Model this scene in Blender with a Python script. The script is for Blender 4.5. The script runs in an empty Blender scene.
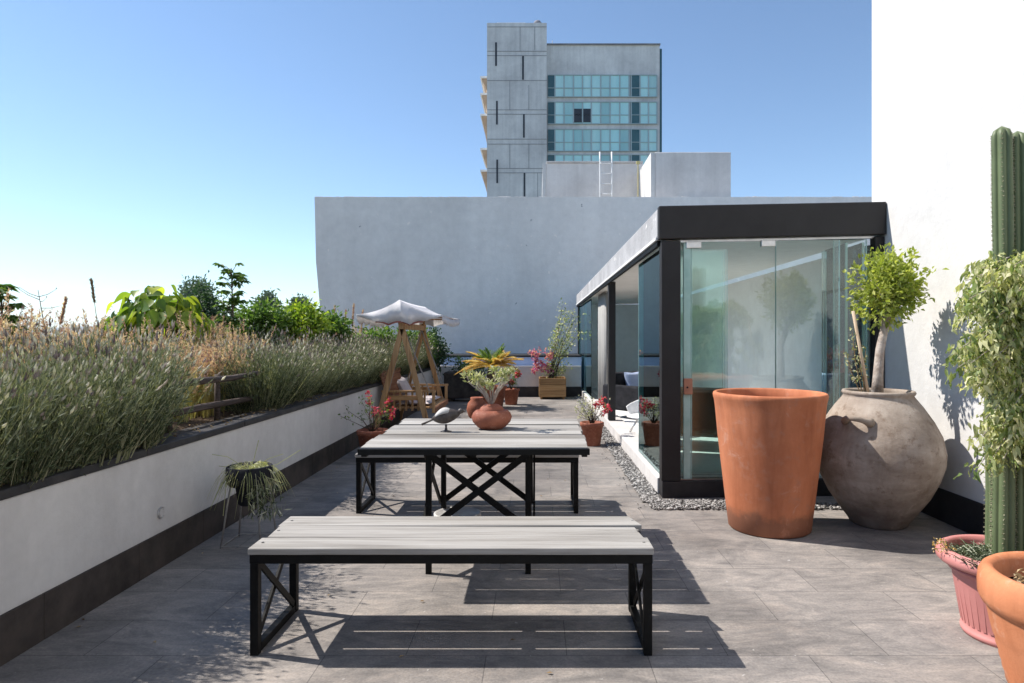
import bpy, math, random
import numpy as np
from mathutils import Vector, Matrix
random.seed(7); rng = np.random.default_rng(11)
S = bpy.context.scene; COL = S.collection
HAZE=.00012; H = 1.34; F = 640.0; VX, VY = 536.0, 338.0
def at(px, py, Y):                       # measured picture point at depth Y -> world point
    return ((px-VX)*Y/F, Y, H-(py-VY)*Y/F)

# ------------------------------------------------------------------ mesh builder
class MB:
    def __init__(s): s.V=[]; s.Fa=[]; s.M=[]; s.R=[]; s.n=0
    def add(s, V, Fa, mi=0, r=None):
        V=np.asarray(V,float).reshape(-1,3); s.V.append(V)
        s.Fa.extend([tuple(int(i)+s.n for i in f) for f in Fa]); s.M.extend([mi]*len(Fa))
        s.R.append(np.full(len(V),.5) if r is None else np.broadcast_to(np.asarray(r,float),(len(V),)).copy())
        s.n+=len(V); return s
    def box(s,x0,x1,y0,y1,z0,z1,mi=0,r=None):
        V=[(x,y,z) for z in (z0,z1) for y in (y0,y1) for x in (x0,x1)]
        return s.add(V,[(0,2,3,1),(4,5,7,6),(0,1,5,4),(2,6,7,3),(0,4,6,2),(1,3,7,5)],mi,r)
    def hexa(s,V,mi=0):
        return s.add(V,[(0,2,3,1),(4,5,7,6),(0,1,5,4),(2,6,7,3),(0,4,6,2),(1,3,7,5)],mi)
    def bar(s,a,b,w,d=None,up=(0,0,1),mi=0,r=None):
        a=Vector(a); b=Vector(b); d=d or w; t=(b-a).normalized(); u=Vector(up)
        if abs(t.dot(u))>.98: u=Vector((0,1,0))
        x=t.cross(u).normalized(); y=x.cross(t).normalized()
        V=[tuple(p+x*i*w/2+y*j*d/2) for p in (a,b) for j in (-1,1) for i in (-1,1)]
        return s.add(V,[(0,2,3,1),(4,5,7,6),(0,1,5,4),(2,6,7,3),(0,4,6,2),(1,3,7,5)],mi,r)
    def tube(s,path,rad,n=8,mi=0,r=None,cap=True):
        P=[Vector(p) for p in path]; k=len(P)
        if not hasattr(rad,'__len__'): rad=[rad]*k
        V=[]; ref=None
        for i,p in enumerate(P):
            t=(P[min(i+1,k-1)]-P[max(i-1,0)]).normalized()
            if ref is None: ref=Vector((0,0,1)) if abs(t.z)<.9 else Vector((1,0,0))
            x=t.cross(ref).normalized(); y=t.cross(x).normalized(); ref=y.cross(t)*-1 if False else ref
            for j in range(n):
                a=2*math.pi*j/n; V.append(tuple(p+(x*math.cos(a)+y*math.sin(a))*rad[i]))
        Fa=[(i*n+j,i*n+(j+1)%n,(i+1)*n+(j+1)%n,(i+1)*n+j) for i in range(k-1) for j in range(n)]
        if cap: Fa+= [tuple(range(n))[::-1], tuple((k-1)*n+j for j in range(n))]
        return s.add(V,Fa,mi,r)
    def lathe(s,prof,n=48,c=(0,0,0),mi=0,wob=0,sy=1,rib=None,ph=0):
        V=[]; k=len(prof)
        for i,(rr,z) in enumerate(prof):
            for j in range(n):
                a=2*math.pi*j/n
                q=rr*(1+wob*math.sin(2*a+z*5+ph)+wob*.6*math.sin(3*a+1+ph))
                if rib: q*=1+rib[1]*(abs(math.cos(rib[0]*a/2))**.8-.5)
                V.append((c[0]+q*math.cos(a),c[1]+q*math.sin(a)*sy,c[2]+z))
        Fa=[(i*n+j,i*n+(j+1)%n,(i+1)*n+(j+1)%n,(i+1)*n+j) for i in range(k-1) for j in range(n)]
        if prof[0][0]>1e-4: Fa.append(tuple(range(n))[::-1])
        if prof[-1][0]>1e-4: Fa.append(tuple((k-1)*n+j for j in range(n)))
        return s.add(V,Fa,mi)
    # vectorised foliage -------------------------------------------------
    def leaves(s,P,D,N,L,W,fold=.25,mi=0,r=None):
        n=len(P); L=np.broadcast_to(L,(n,))[:,None]; W=np.broadcast_to(W,(n,))[:,None]
        D=D/np.linalg.norm(D,axis=1,keepdims=True); X=np.cross(D,N); X/=np.linalg.norm(X,axis=1,keepdims=True)+1e-9
        N2=np.cross(X,D)
        a=P; b=P+D*L*.45+X*W*.5+N2*W*fold; c=P+D*L*.45-X*W*.5+N2*W*fold; d=P+D*L
        V=np.stack([a,b,c,d],1).reshape(-1,3); i=np.arange(n)*4
        Fa=np.concatenate([np.stack([i,i+1,i+3],1),np.stack([i,i+3,i+2],1)])
        r=rng.random(n) if r is None else r
        return s.add(V,Fa.tolist(),mi,np.repeat(r,4))
    def bigleaves(s,P,D,N,L,W,droop=.3,mi=0,r=None,k=6,wave=.0):
        n=len(P); L=np.broadcast_to(L,(n,)); W=np.broadcast_to(W,(n,))
        D=D/np.linalg.norm(D,axis=1,keepdims=True); X=np.cross(D,N); X/=np.linalg.norm(X,axis=1,keepdims=True)+1e-9
        N2=np.cross(X,D); rows=[]
        for q in range(k):
            t=q/(k-1); w=(math.sin(math.pi*min(1,t**.75*.97+.02))+.02)*.5
            c=P+D*(L*t)[:,None]; c=c-np.array([0,0,1])*(L*droop*t*t)[:,None]
            e=X*(W*w)[:,None]; up=N2*(W*w*.35)[:,None]; wv=N2*(W*wave*math.sin(q*2.6))[:,None]
            rows+= [c+e+up+wv, c, c-e+up-wv]
        V=np.stack(rows,1).reshape(-1,3); m=3*k; base=(np.arange(n)*m)[:,None]; Fa=[]
        for q in range(k-1):
            o=q*3
            Fa.append(base+np.array([[o,o+1,o+4,o+3]])); Fa.append(base+np.array([[o+1,o+2,o+5,o+4]]))
        r=rng.random(n) if r is None else r
        return s.add(V,np.concatenate(Fa).tolist(),mi,np.repeat(r,m))
    def ribbons(s,paths,W,mi=0,r=None,side=None):
        n,k,_=paths.shape; T=paths[:,-1]-paths[:,0]
        if side is None: a=rng.random(n)*2*np.pi; side=np.stack([np.cos(a),np.sin(a),0*a],1)
        X=np.cross(T,side); X/=np.linalg.norm(X,axis=1,keepdims=True)+1e-9
        W=np.asarray(W,float); wv=np.linspace(1,.25,k)[None,:,None]*(W.reshape(-1,1,1) if W.ndim else W)
        A=paths+X[:,None]*wv*.5; B=paths-X[:,None]*wv*.5
        V=np.stack([A,B],2).reshape(-1,3); base=(np.arange(n)*2*k)[:,None]
        Fa=[base+np.array([[2*q,2*q+1,2*q+3,2*q+2]]) for q in range(k-1)]
        r=rng.random(n) if r is None else r
        return s.add(V,np.concatenate(Fa).tolist(),mi,np.repeat(r,2*k))
    def spindles(s,P,D,L,R,mi=0,r=None):
        n=len(P); L=np.broadcast_to(L,(n,))[:,None]; R=np.broadcast_to(R,(n,))[:,None]
        D=D/np.linalg.norm(D,axis=1,keepdims=True); X=np.cross(D,[.3,.9,.1]); X/=np.linalg.norm(X,axis=1,keepdims=True)+1e-9
        Y=np.cross(D,X); m=P+D*L*.4
        V=np.stack([P,m+X*R,m+Y*R,m-X*R,m-Y*R,P+D*L],1).reshape(-1,3); i=(np.arange(n)*6)[:,None]
        Fa=[]
        for a,b in ((1,2),(2,3),(3,4),(4,1)): Fa+= [i+np.array([[0,b,a]]), i+np.array([[5,a,b]])]
        r=rng.random(n) if r is None else r
        return s.add(V,np.concatenate(Fa).tolist(),mi,np.repeat(r,6))
    def mesh(s,name,mats,smooth=False):
        me=bpy.data.meshes.new(name); me.from_pydata(np.concatenate(s.V).tolist(),[],s.Fa)
        for m in (mats if isinstance(mats,(list,tuple)) else [mats]): me.materials.append(m)
        me.polygons.foreach_set('material_index',s.M)
        if smooth: me.polygons.foreach_set('use_smooth',[True]*len(s.Fa))
        at_=me.attributes.new('rnd','FLOAT','POINT'); at_.data.foreach_set('value',np.concatenate(s.R).astype(np.float32))
        me.validate(); me.update(); return me
    def build(s,name,mats,parent=None,smooth=False,bevel=0,loc=None):
        o=bpy.data.objects.new(name,s.mesh(name,mats,smooth)); COL.objects.link(o)
        if parent: o.parent=parent
        if loc: o.location=loc
        if bevel:
            b=o.modifiers.new('Bevel','BEVEL'); b.width=bevel; b.segments=2; b.limit_method='ANGLE'
        if smooth=='auto':
            pass
        return o
def tag(o,label=None,cat=None,group=None,kind=None):
    if label: o['label']=label
    if cat: o['category']=cat
    if group: o['group']=group
    if kind: o['kind']=kind
    return o
def thing(name,label,cat,loc=(0,0,0),rz=0,group=None):
    o=bpy.data.objects.new(name,None); COL.objects.link(o); o.location=loc; o.rotation_euler=(0,0,rz)
    o.empty_display_size=.1
    return tag(o,label,cat,group)
def copy_tree(o,parent=None):
    c=o.copy(); COL.objects.link(c)
    if parent: c.parent=parent
    for ch in [x for x in o.children]: copy_tree(ch,c)
    return c
def struct(name,mb,m,**k):
    return tag(mb.build(name,m,**k),kind='structure')

# ------------------------------------------------------------------ materials
def newmat(name):
    m=bpy.data.materials.new(name); m.use_nodes=True; nt=m.node_tree; nt.nodes.clear()
    out=nt.nodes.new('ShaderNodeOutputMaterial'); return m,nt,out
def nd(nt,t,**k):
    n=nt.nodes.new(t)
    for a,v in k.items():
        if a in n.inputs.keys() if isinstance(a,str) else False: n.inputs[a].default_value=v
        else: setattr(n,a,v)
    return n
def ramp(nt,fac,stops,interp='LINEAR'):
    r=nt.nodes.new('ShaderNodeValToRGB'); r.color_ramp.interpolation=interp; e=r.color_ramp.elements
    while len(e)<len(stops): e.new(.5)
    for i,(p,c) in enumerate(stops):
        e[i].position=p; e[i].color=(*c,1) if len(c)==3 else c
    nt.links.new(fac,r.inputs[0]); return r.outputs[0]
def noise(nt,scale,detail=6,rough=.6,vec=None,stretch=None,dist=0):
    n=nt.nodes.new('ShaderNodeTexNoise'); n.inputs['Scale'].default_value=scale; n.inputs['Detail'].default_value=detail
    n.inputs['Roughness'].default_value=rough; n.inputs['Distortion'].default_value=dist
    tc=nt.nodes.new('ShaderNodeTexCoord'); v=tc.outputs['Object']
    if vec=='world':
        g=nt.nodes.new('ShaderNodeNewGeometry'); v=g.outputs['Position']
    if stretch:
        mp=nt.nodes.new('ShaderNodeMapping'); mp.inputs['Scale'].default_value=stretch; nt.links.new(v,mp.inputs[0]); v=mp.outputs[0]
    nt.links.new(v,n.inputs['Vector']); return n.outputs['Fac']
def mixc(nt,fac,a,b,mode='MIX'):
    m=nt.nodes.new('ShaderNodeMix'); m.data_type='RGBA'; m.blend_type=mode
    for sock,v in ((m.inputs[0],fac),(m.inputs[6],a),(m.inputs[7],b)):
        if isinstance(v,(int,float)): sock.default_value=v
        elif isinstance(v,tuple): sock.default_value=(*v,1) if len(v)==3 else v
        else: nt.links.new(v,sock)
    return m.outputs[2]
def bump(nt,h,strength=.3,dist=.01,nrm=None):
    b=nt.nodes.new('ShaderNodeBump'); b.inputs['Strength'].default_value=strength; b.inputs['Distance'].default_value=dist
    nt.links.new(h,b.inputs['Height'])
    if nrm: nt.links.new(nrm,b.inputs['Normal'])
    return b.outputs[0]
def principled(nt,out,col,rough=.6,nrm=None,spec=.4,metal=0,coat=0):
    p=nt.nodes.new('ShaderNodeBsdfPrincipled')
    if isinstance(col,tuple): p.inputs['Base Color'].default_value=(*col,1)
    else: nt.links.new(col,p.inputs['Base Color'])
    if isinstance(rough,(int,float)): p.inputs['Roughness'].default_value=rough
    else: nt.links.new(rough,p.inputs['Roughness'])
    p.inputs['Specular IOR Level'].default_value=spec; p.inputs['Metallic'].default_value=metal
    if nrm: nt.links.new(nrm,p.inputs['Normal'])
    nt.links.new(p.outputs[0],out.inputs[0]); return p
def rough_mat(name,c1,c2,scale=4,rough=.8,bs=.3,bd=.006,bscale=60,spec=.3,c3=None,stretch=None,vec=None,metal=0,lo=.35,hi=.65,pot=0):
    m,nt,out=newmat(name); f=noise(nt,scale,8,.65,vec=vec,stretch=stretch)
    col=ramp(nt,f,[(lo,c1),(hi,c2)])
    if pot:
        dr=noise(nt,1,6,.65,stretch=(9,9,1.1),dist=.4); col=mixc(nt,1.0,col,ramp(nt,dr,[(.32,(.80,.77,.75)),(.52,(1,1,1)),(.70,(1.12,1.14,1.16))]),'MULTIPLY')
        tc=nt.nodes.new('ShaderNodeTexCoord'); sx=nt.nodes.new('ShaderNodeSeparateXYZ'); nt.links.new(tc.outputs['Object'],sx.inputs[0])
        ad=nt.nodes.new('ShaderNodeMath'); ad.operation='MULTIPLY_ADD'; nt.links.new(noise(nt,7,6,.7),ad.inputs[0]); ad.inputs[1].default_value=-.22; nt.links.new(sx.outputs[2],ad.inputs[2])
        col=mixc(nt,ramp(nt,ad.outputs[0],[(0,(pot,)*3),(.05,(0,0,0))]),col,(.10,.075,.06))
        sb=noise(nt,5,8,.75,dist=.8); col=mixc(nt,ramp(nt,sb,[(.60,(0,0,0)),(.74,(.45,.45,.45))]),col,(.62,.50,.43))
    if c3:
        g=noise(nt,scale*5,6,.7,vec=vec); k=ramp(nt,g,[(.55,(0,0,0)),(.72,(1,1,1))]); col=mixc(nt,k,col,c3)
    b=bump(nt,noise(nt,bscale,5,.6,vec=vec),bs,bd)
    principled(nt,out,col,rough,b,spec,metal); return m
def foliage(name,stops,tr=.35,rough=.55,spec=.35,ov=0):
    m,nt,out=newmat(name); a=nt.nodes.new('ShaderNodeAttribute'); a.attribute_name='rnd'
    col=ramp(nt,a.outputs['Fac'],stops)
    n=noise(nt,9,3,.5); col=mixc(nt,.35,col,mixc(nt,n,(.25,.25,.25),(1.7,1.7,1.7)),'MULTIPLY')
    if ov:
        oi=nt.nodes.new('ShaderNodeObjectInfo'); col=mixc(nt,1.0,col,ramp(nt,oi.outputs['Random'],[(0,(1-ov,1-ov*.9,1-ov*1.1)),(.5,(1,1,1)),(1,(1+ov,1+ov*.8,1+ov*.7))]),'MULTIPLY')
    p=nt.nodes.new('ShaderNodeBsdfPrincipled'); nt.links.new(col,p.inputs['Base Color'])
    p.inputs['Roughness'].default_value=rough; p.inputs['Specular IOR Level'].default_value=spec
    t=nt.nodes.new('ShaderNodeBsdfTranslucent'); nt.links.new(mixc(nt,1.0,col,(1.5,1.6,.7),'MULTIPLY'),t.inputs[0])
    mx=nt.nodes.new('ShaderNodeMixShader'); mx.inputs[0].default_value=tr
    nt.links.new(p.outputs[0],mx.inputs[1]); nt.links.new(t.outputs[0],mx.inputs[2]); nt.links.new(mx.outputs[0],out.inputs[0]); return m
def glass_mat(name,tint,refl=1.0,ior=1.52):
    m,nt,out=newmat(name)
    tr=nt.nodes.new('ShaderNodeBsdfTransparent'); tr.inputs[0].default_value=(*tint,1)
    gl=nt.nodes.new('ShaderNodeBsdfGlossy'); gl.inputs['Roughness'].default_value=.002; gl.inputs[0].default_value=(.86*refl,.95*refl,.95*refl,1)
    fr=nt.nodes.new('ShaderNodeFresnel'); fr.inputs[0].default_value=ior
    b=bump(nt,noise(nt,1.2,2,.4),.02,.02); nt.links.new(b,gl.inputs['Normal'])
    mx=nt.nodes.new('ShaderNodeMixShader'); nt.links.new(fr.outputs[0],mx.inputs[0])
    nt.links.new(tr.outputs[0],mx.inputs[1]); nt.links.new(gl.outputs[0],mx.inputs[2]); nt.links.new(mx.outputs[0],out.inputs[0]); return m

# paving: stone tiles in running bond
def paving_mat():
    m,nt,out=newmat('stone_paving'); tc=nt.nodes.new('ShaderNodeTexCoord')
    br=nt.nodes.new('ShaderNodeTexBrick'); mp=nt.nodes.new('ShaderNodeMapping'); mp.inputs['Location'].default_value=(.21,.02,0)
    nt.links.new(tc.outputs['Object'],mp.inputs[0]); nt.links.new(mp.outputs[0],br.inputs['Vector'])
    br.inputs['Scale'].default_value=1; br.inputs['Brick Width'].default_value=.68; br.inputs['Row Height'].default_value=.34
    br.inputs['Mortar Size'].default_value=.0022; br.inputs['Mortar Smooth'].default_value=.3; br.inputs['Bias'].default_value=0
    br.inputs['Color1'].default_value=(.228,.210,.194,1); br.inputs['Color2'].default_value=(.270,.249,.230,1); br.inputs['Mortar'].default_value=(.12,.113,.107,1)
    cl=noise(nt,2.2,10,.72,dist=1.2,stretch=(1,2.2,1)); c2=noise(nt,14,8,.7,dist=.6,stretch=(1,2.5,1)); c3=noise(nt,90,3,.6)
    v=mixc(nt,1.0,br.outputs[0],ramp(nt,cl,[(.3,(.60,.61,.63)),(.5,(1,1,1)),(.68,(1.38,1.33,1.28))]),'MULTIPLY')
    v=mixc(nt,1.0,v,ramp(nt,c2,[(.3,(.78,.78,.8)),(.7,(1.16,1.14,1.12))]),'MULTIPLY')
    v=mixc(nt,1.0,v,ramp(nt,c3,[(.35,(.86,.86,.86)),(.65,(1.1,1.1,1.1))]),'MULTIPLY')
    stain=noise(nt,.9,5,.6,dist=.5); v=mixc(nt,1.0,v,ramp(nt,stain,[(.34,(.62,.62,.63)),(.54,(1,1,1))]),'MULTIPLY')
    sp=noise(nt,26,4,.55,dist=.3); v=mixc(nt,ramp(nt,sp,[(.70,(0,0,0)),(.76,(.5,.5,.5))]),v,(.55,.53,.51))
    b=bump(nt,br.outputs['Fac'],-.35,.003); b=bump(nt,c2,.35,.004,b); b=bump(nt,c3,.25,.002,b)
    principled(nt,out,v,ramp(nt,c2,[(.3,(.6,.6,.6)),(.7,(.85,.85,.85))]),b,.15); return m
def wood_mat(name,c1,c2,c3,axis='x',rough=.75):
    m,nt,out=newmat(name); st={'x':(1.6,60,60),'y':(38,1.6,38),'z':(38,38,1.6)}[axis]; st2={'x':(.7,6,6),'y':(6,.7,6),'z':(6,6,.7)}[axis]
    g=noise(nt,1,8,.65,stretch=st,dist=.8); g2=noise(nt,1,5,.6,stretch=st2,dist=.5); g3=noise(nt,3,4,.6)
    col=ramp(nt,g,[(.3,c1),(.5,c2),(.72,c3)])
    col=mixc(nt,1.0,col,ramp(nt,g2,[(.3,(.66,.64,.61)),(.6,(1.08,1.08,1.08))]),'MULTIPLY')
    kn=noise(nt,1,3,.5,stretch={'x':(2.2,9,9),'y':(9,2.2,9),'z':(9,9,2.2)}[axis],dist=1.5); col=mixc(nt,ramp(nt,kn,[(.70,(0,0,0)),(.78,(.55,.55,.55))]),col,mixc(nt,.6,col,(.05,.04,.03)))
    a=nt.nodes.new('ShaderNodeAttribute'); a.attribute_name='rnd'
    col=mixc(nt,1.0,col,ramp(nt,a.outputs['Fac'],[(0,(.72,.70,.68)),(1,(1.15,1.14,1.12))]),'MULTIPLY')
    principled(nt,out,col,rough,bump(nt,g,.5,.004),.3); return m
def plaster_mat(name,c1,c2,c3=None,streak=.0,sc=.6,bs=.35,pits=False,rough=.85):
    m,nt,out=newmat(name); f=noise(nt,sc,8,.62,dist=.4); g=noise(nt,sc*9,6,.7)
    col=ramp(nt,f,[(.3,c1),(.68,c2)]); col=mixc(nt,1.0,col,ramp(nt,g,[(.3,(.93,.93,.93)),(.7,(1.05,1.05,1.05))]),'MULTIPLY')
    if streak:
        s=noise(nt,1,6,.6,stretch=(2.2,2.2,.12)); col=mixc(nt,1.0,col,ramp(nt,s,[(.35,(1-streak,)*3),(.6,(1,1,1))]),'MULTIPLY')
    if pits:
        s=noise(nt,7,3,.5,dist=.3); k=ramp(nt,s,[(.70,(0,0,0)),(.72,(1,1,1))]); col=mixc(nt,k,col,c3 or (.5,.5,.5))
        s=noise(nt,5.2,3,.5,dist=.1,stretch=(1,1,1.4)); k=ramp(nt,s,[(.262,(1,1,1)),(.275,(0,0,0))]); col=mixc(nt,k,col,(.30,.30,.30))
    b=bump(nt,noise(nt,26,6,.65),bs,.008); b=bump(nt,g,bs,.02,b)
    principled(nt,out,col,rough,b,.25); return m

M={}
M['paving']=paving_mat()
M['plank']=wood_mat('weathered_plank',(.22,.21,.20),(.33,.32,.305),(.40,.39,.375))
M['steel']=rough_mat('black_steel',(.003,.003,.003),(.006,.006,.006),20,.55,.15,.002,120,.18)
M['fascia']=rough_mat('black_fascia',(.012,.0105,.011),(.020,.018,.0185),3,.6,.1,.002,50,.4,vec='world')
M['white_wall']=plaster_mat('white_render',(.55,.543,.53),(.63,.622,.61),streak=.04,sc=.8,bs=.22)
M['planter_wall']=plaster_mat('planter_render',(.58,.56,.545),(.66,.64,.62),streak=.10,sc=1.1,bs=.2)
M['grey_wall']=plaster_mat('grey_render',(.74,.71,.675),(.86,.83,.79),(.95,.88,.82),streak=.05,sc=.5,bs=.9,pits=2)
M['concrete_light']=plaster_mat('pale_concrete',(.64,.61,.59),(.76,.735,.71),(.7,.68,.66),streak=.15,sc=.7,bs=.4,pits=True)
M['side_fascia']=plaster_mat('side_fascia',(.36,.36,.37),(.50,.50,.51),(.8,.78,.76),streak=.2,sc=1.6,bs=.5,pits=True)
M['skirt']=rough_mat('stone_skirting',(.022,.019,.018),(.075,.06,.052),3,.7,.4,.006,30,.3,vec='world')
M['skirt_black']=rough_mat('black_skirting',(.012,.012,.014),(.03,.028,.03),5,.6,.3,.004,40,.35,vec='world')
M['cap']=rough_mat('dark_coping',(.02,.02,.022),(.05,.047,.047),6,.6,.3,.004,40,.35,vec='world')
M['soil']=rough_mat('soil',(.045,.03,.02),(.14,.10,.07),9,.95,.9,.03,35,.1,c3=(.22,.17,.12))
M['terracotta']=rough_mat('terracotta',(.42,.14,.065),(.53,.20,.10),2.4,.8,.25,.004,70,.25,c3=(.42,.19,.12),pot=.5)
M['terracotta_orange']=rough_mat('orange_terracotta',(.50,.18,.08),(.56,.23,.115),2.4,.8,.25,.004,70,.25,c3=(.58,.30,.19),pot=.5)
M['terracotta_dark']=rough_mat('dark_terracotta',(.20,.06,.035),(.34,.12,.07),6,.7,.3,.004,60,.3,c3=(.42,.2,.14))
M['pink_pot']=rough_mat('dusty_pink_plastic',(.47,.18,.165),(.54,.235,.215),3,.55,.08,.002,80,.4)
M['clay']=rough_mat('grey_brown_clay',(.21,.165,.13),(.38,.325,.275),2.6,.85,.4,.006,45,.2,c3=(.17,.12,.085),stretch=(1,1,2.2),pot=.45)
M['oak']=wood_mat('swing_timber',(.28,.145,.06),(.50,.30,.145),(.62,.41,.22),'z',.6)
M['oak_x']=wood_mat('box_timber',(.24,.12,.05),(.46,.26,.11),(.58,.36,.18),'x',.6)
M['redwood']=wood_mat('seat_timber',(.16,.06,.03),(.30,.13,.07),(.42,.22,.12),'y',.6)
M['log']=wood_mat('dark_rail',(.03,.022,.02),(.07,.052,.045),(.16,.13,.12),'y',.8)
M['bark']=rough_mat('pale_bark',(.26,.20,.16),(.52,.46,.41),12,.85,.7,.01,50,.2)
M['bark_dark']=rough_mat('dark_bark',(.06,.045,.035),(.16,.12,.09),12,.85,.7,.01,50,.2)
M['stake']=wood_mat('stake_wood',(.4,.28,.18),(.6,.47,.33),(.7,.58,.44),'z',.7)
def cloth_mat():
    m,nt,out=newmat('white_cloth'); c=ramp(nt,noise(nt,5,5,.6),[(.3,(.78,.76,.78)),(.7,(.86,.845,.85))])
    p=nt.nodes.new('ShaderNodeBsdfPrincipled'); nt.links.new(c,p.inputs['Base Color']); p.inputs['Roughness'].default_value=.9
    nt.links.new(bump(nt,noise(nt,8,4,.5),.4,.02),p.inputs['Normal'])
    t=nt.nodes.new('ShaderNodeBsdfTranslucent'); t.inputs[0].default_value=(.8,.78,.76,1); mx=nt.nodes.new('ShaderNodeMixShader'); mx.inputs[0].default_value=.3
    nt.links.new(p.outputs[0],mx.inputs[1]); nt.links.new(t.outputs[0],mx.inputs[2]); nt.links.new(mx.outputs[0],out.inputs[0]); return m
M['cloth']=cloth_mat()
M['trim_cloth']=rough_mat('red_brown_trim',(.22,.07,.05),(.34,.12,.09),6,.9,.2,.003,80,.2)
M['cushion']=rough_mat('grey_pink_cushion',(.50,.44,.45),(.62,.56,.57),5,.95,.2,.003,120,.2)
M['cushion_blue']=rough_mat('pale_blue_cushion',(.34,.42,.62),(.46,.54,.72),5,.95,.2,.003,120,.2)
M['blue']=rough_mat('blue_paint',(.34,.47,.72),(.42,.55,.80),2,.5,.15,.003,30,.4)
M['gravel']=foliage('gravel_stone',[(0,(.05,.047,.045)),(.5,(.19,.18,.17)),(1,(.46,.44,.42))],0.0,.7,.3)
M['curb']=plaster_mat('pale_stone_curb',(.50,.48,.465),(.62,.60,.58),streak=.1,sc=2.5,bs=.3)
M['terrazzo']=rough_mat('pale_terrazzo',(.76,.76,.74),(.86,.86,.84),3,.45,.1,.002,60,.5,c3=(.3,.3,.3))
M['room_wall']=plaster_mat('room_wall',(.85,.84,.82),(.88,.87,.85),sc=.8,bs=.1)
M['ceiling']=plaster_mat('room_ceiling',(.82,.78,.72),(.86,.82,.76),sc=.8,bs=.1)
M['glass']=glass_mat('teal_glass',(.93,.98,.97),1.0,1.62)
M['side_glass']=glass_mat('side_glass',(.80,.94,.94),1.0,1.8)
M['side_glass'].node_tree.nodes['Glossy BSDF'].inputs[0].default_value=(.80,1.0,1.0,1)
M['glass_edge']=rough_mat('glass_edge',(.30,.50,.46),(.44,.64,.60),5,.15,.02,.001,30,.6)
M['curtain']=rough_mat('linen_panel',(.30,.295,.285),(.36,.355,.34),3,.9,.4,.01,8,.2)
M['metal']=rough_mat('brushed_metal',(.55,.55,.55),(.68,.68,.68),12,.35,.05,.001,90,.5,metal=.9)
M['wire']=rough_mat('grey_wire',(.20,.19,.18),(.34,.32,.30),20,.5,.1,.001,90,.5)
M['lock']=rough_mat('copper_lock',(.36,.15,.09),(.48,.22,.14),8,.5,.1,.001,60,.4)
M['dark_fabric']=rough_mat('dark_fabric',(.012,.013,.016),(.03,.03,.036),8,.9,.3,.004,90,.2)
M['white_plastic']=rough_mat('white_plastic',(.72,.72,.72),(.78,.78,.78),5,.35,.02,.001,30,.5)
M['white_paint']=rough_mat('white_paint',(.70,.70,.69),(.80,.80,.79),8,.5,.1,.002,40,.4)
M['dark_stone']=rough_mat('dark_stone',(.03,.028,.026),(.085,.075,.068),6,.85,.6,.01,25,.2)
M['bronze']=rough_mat('dark_bronze',(.025,.02,.018),(.09,.07,.062),30,.5,.5,.004,70,.5)
M['greystone']=rough_mat('grey_stone',(.36,.35,.34),(.55,.54,.52),12,.7,.2,.003,60,.3)
M['cactus']=foliage('cactus_skin',[(0,(.07,.10,.045)),(1,(.15,.185,.09))],0.0,.5,.4)
M['spine']=rough_mat('cactus_spine',(.30,.27,.18),(.42,.38,.27),9,.7,.1,.001,60,.2)
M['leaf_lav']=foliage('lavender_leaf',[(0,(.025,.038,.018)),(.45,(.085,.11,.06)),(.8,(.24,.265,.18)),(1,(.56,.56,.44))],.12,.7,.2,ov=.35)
M['lav_flower']=foliage('lavender_spike',[(0,(.17,.12,.13)),(.35,(.34,.29,.25)),(.65,(.52,.48,.41)),(1,(.72,.68,.58))],.2,.8,.15)
M['leaf_rose']=foliage('rosemary_leaf',[(0,(.025,.045,.02)),(.5,(.07,.10,.045)),(1,(.22,.26,.15))],.1,.6,.25,ov=.25)
M['lav_stem']=foliage('lavender_stem',[(0,(.15,.17,.09)),(1,(.34,.33,.22))],.2,.7,.2)
M['dry_grass']=foliage('dry_grass',[(0,(.24,.19,.08)),(.5,(.44,.36,.18)),(.8,(.30,.33,.11)),(1,(.55,.48,.30))],.35,.7,.2)
M['plume']=foliage('grass_plume',[(0,(.30,.15,.17)),(.5,(.50,.33,.33)),(1,(.72,.60,.55))],.4,.9,.1)
M['leaf_lime']=foliage('lime_leaf',[(0,(.06,.12,.02)),(.5,(.20,.29,.04)),(1,(.52,.55,.08))],.45,.45,.4)
M['leaf_green']=foliage('green_leaf',[(0,(.04,.085,.02)),(.5,(.10,.18,.04)),(1,(.22,.30,.08))],.35,.5,.35)
M['leaf_dark']=foliage('dark_leaf',[(0,(.02,.05,.022)),(.6,(.05,.10,.045)),(1,(.10,.16,.08))],.25,.5,.35)
M['leaf_topiary']=foliage('topiary_leaf',[(0,(.09,.13,.02)),(.45,(.30,.35,.07)),(1,(.62,.62,.22))],.4,.4,.45)
M['leaf_vari']=foliage('variegated_leaf',[(0,(.10,.16,.04)),(.3,(.21,.27,.09)),(.6,(.50,.50,.27)),(1,(.76,.71,.52))],.35,.5,.35)
M['leaf_pale']=foliage('pale_succulent',[(0,(.20,.24,.10)),(.5,(.42,.42,.24)),(1,(.62,.58,.42))],.25,.5,.35)
M['leaf_far']=foliage('far_leaf',[(0,(.09,.13,.10)),(1,(.17,.22,.17))],.2,.7,.2)
M['pink']=foliage('pink_petal',[(0,(.30,.02,.05)),(.5,(.58,.05,.12)),(1,(.75,.18,.28))],.35,.6,.3)
M['magenta']=foliage('magenta_petal',[(0,(.42,.06,.26)),(.5,(.60,.22,.34)),(1,(.72,.42,.42))],.35,.6,.3)
M['orange_frond']=foliage('yellowed_frond',[(0,(.34,.19,.05)),(.45,(.55,.34,.07)),(1,(.68,.55,.38))],.35,.6,.3)
M['dry_leaf']=foliage('dead_leaf',[(0,(.10,.06,.03)),(.5,(.28,.19,.10)),(1,(.45,.36,.24))],.1,.9,.1)
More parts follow.
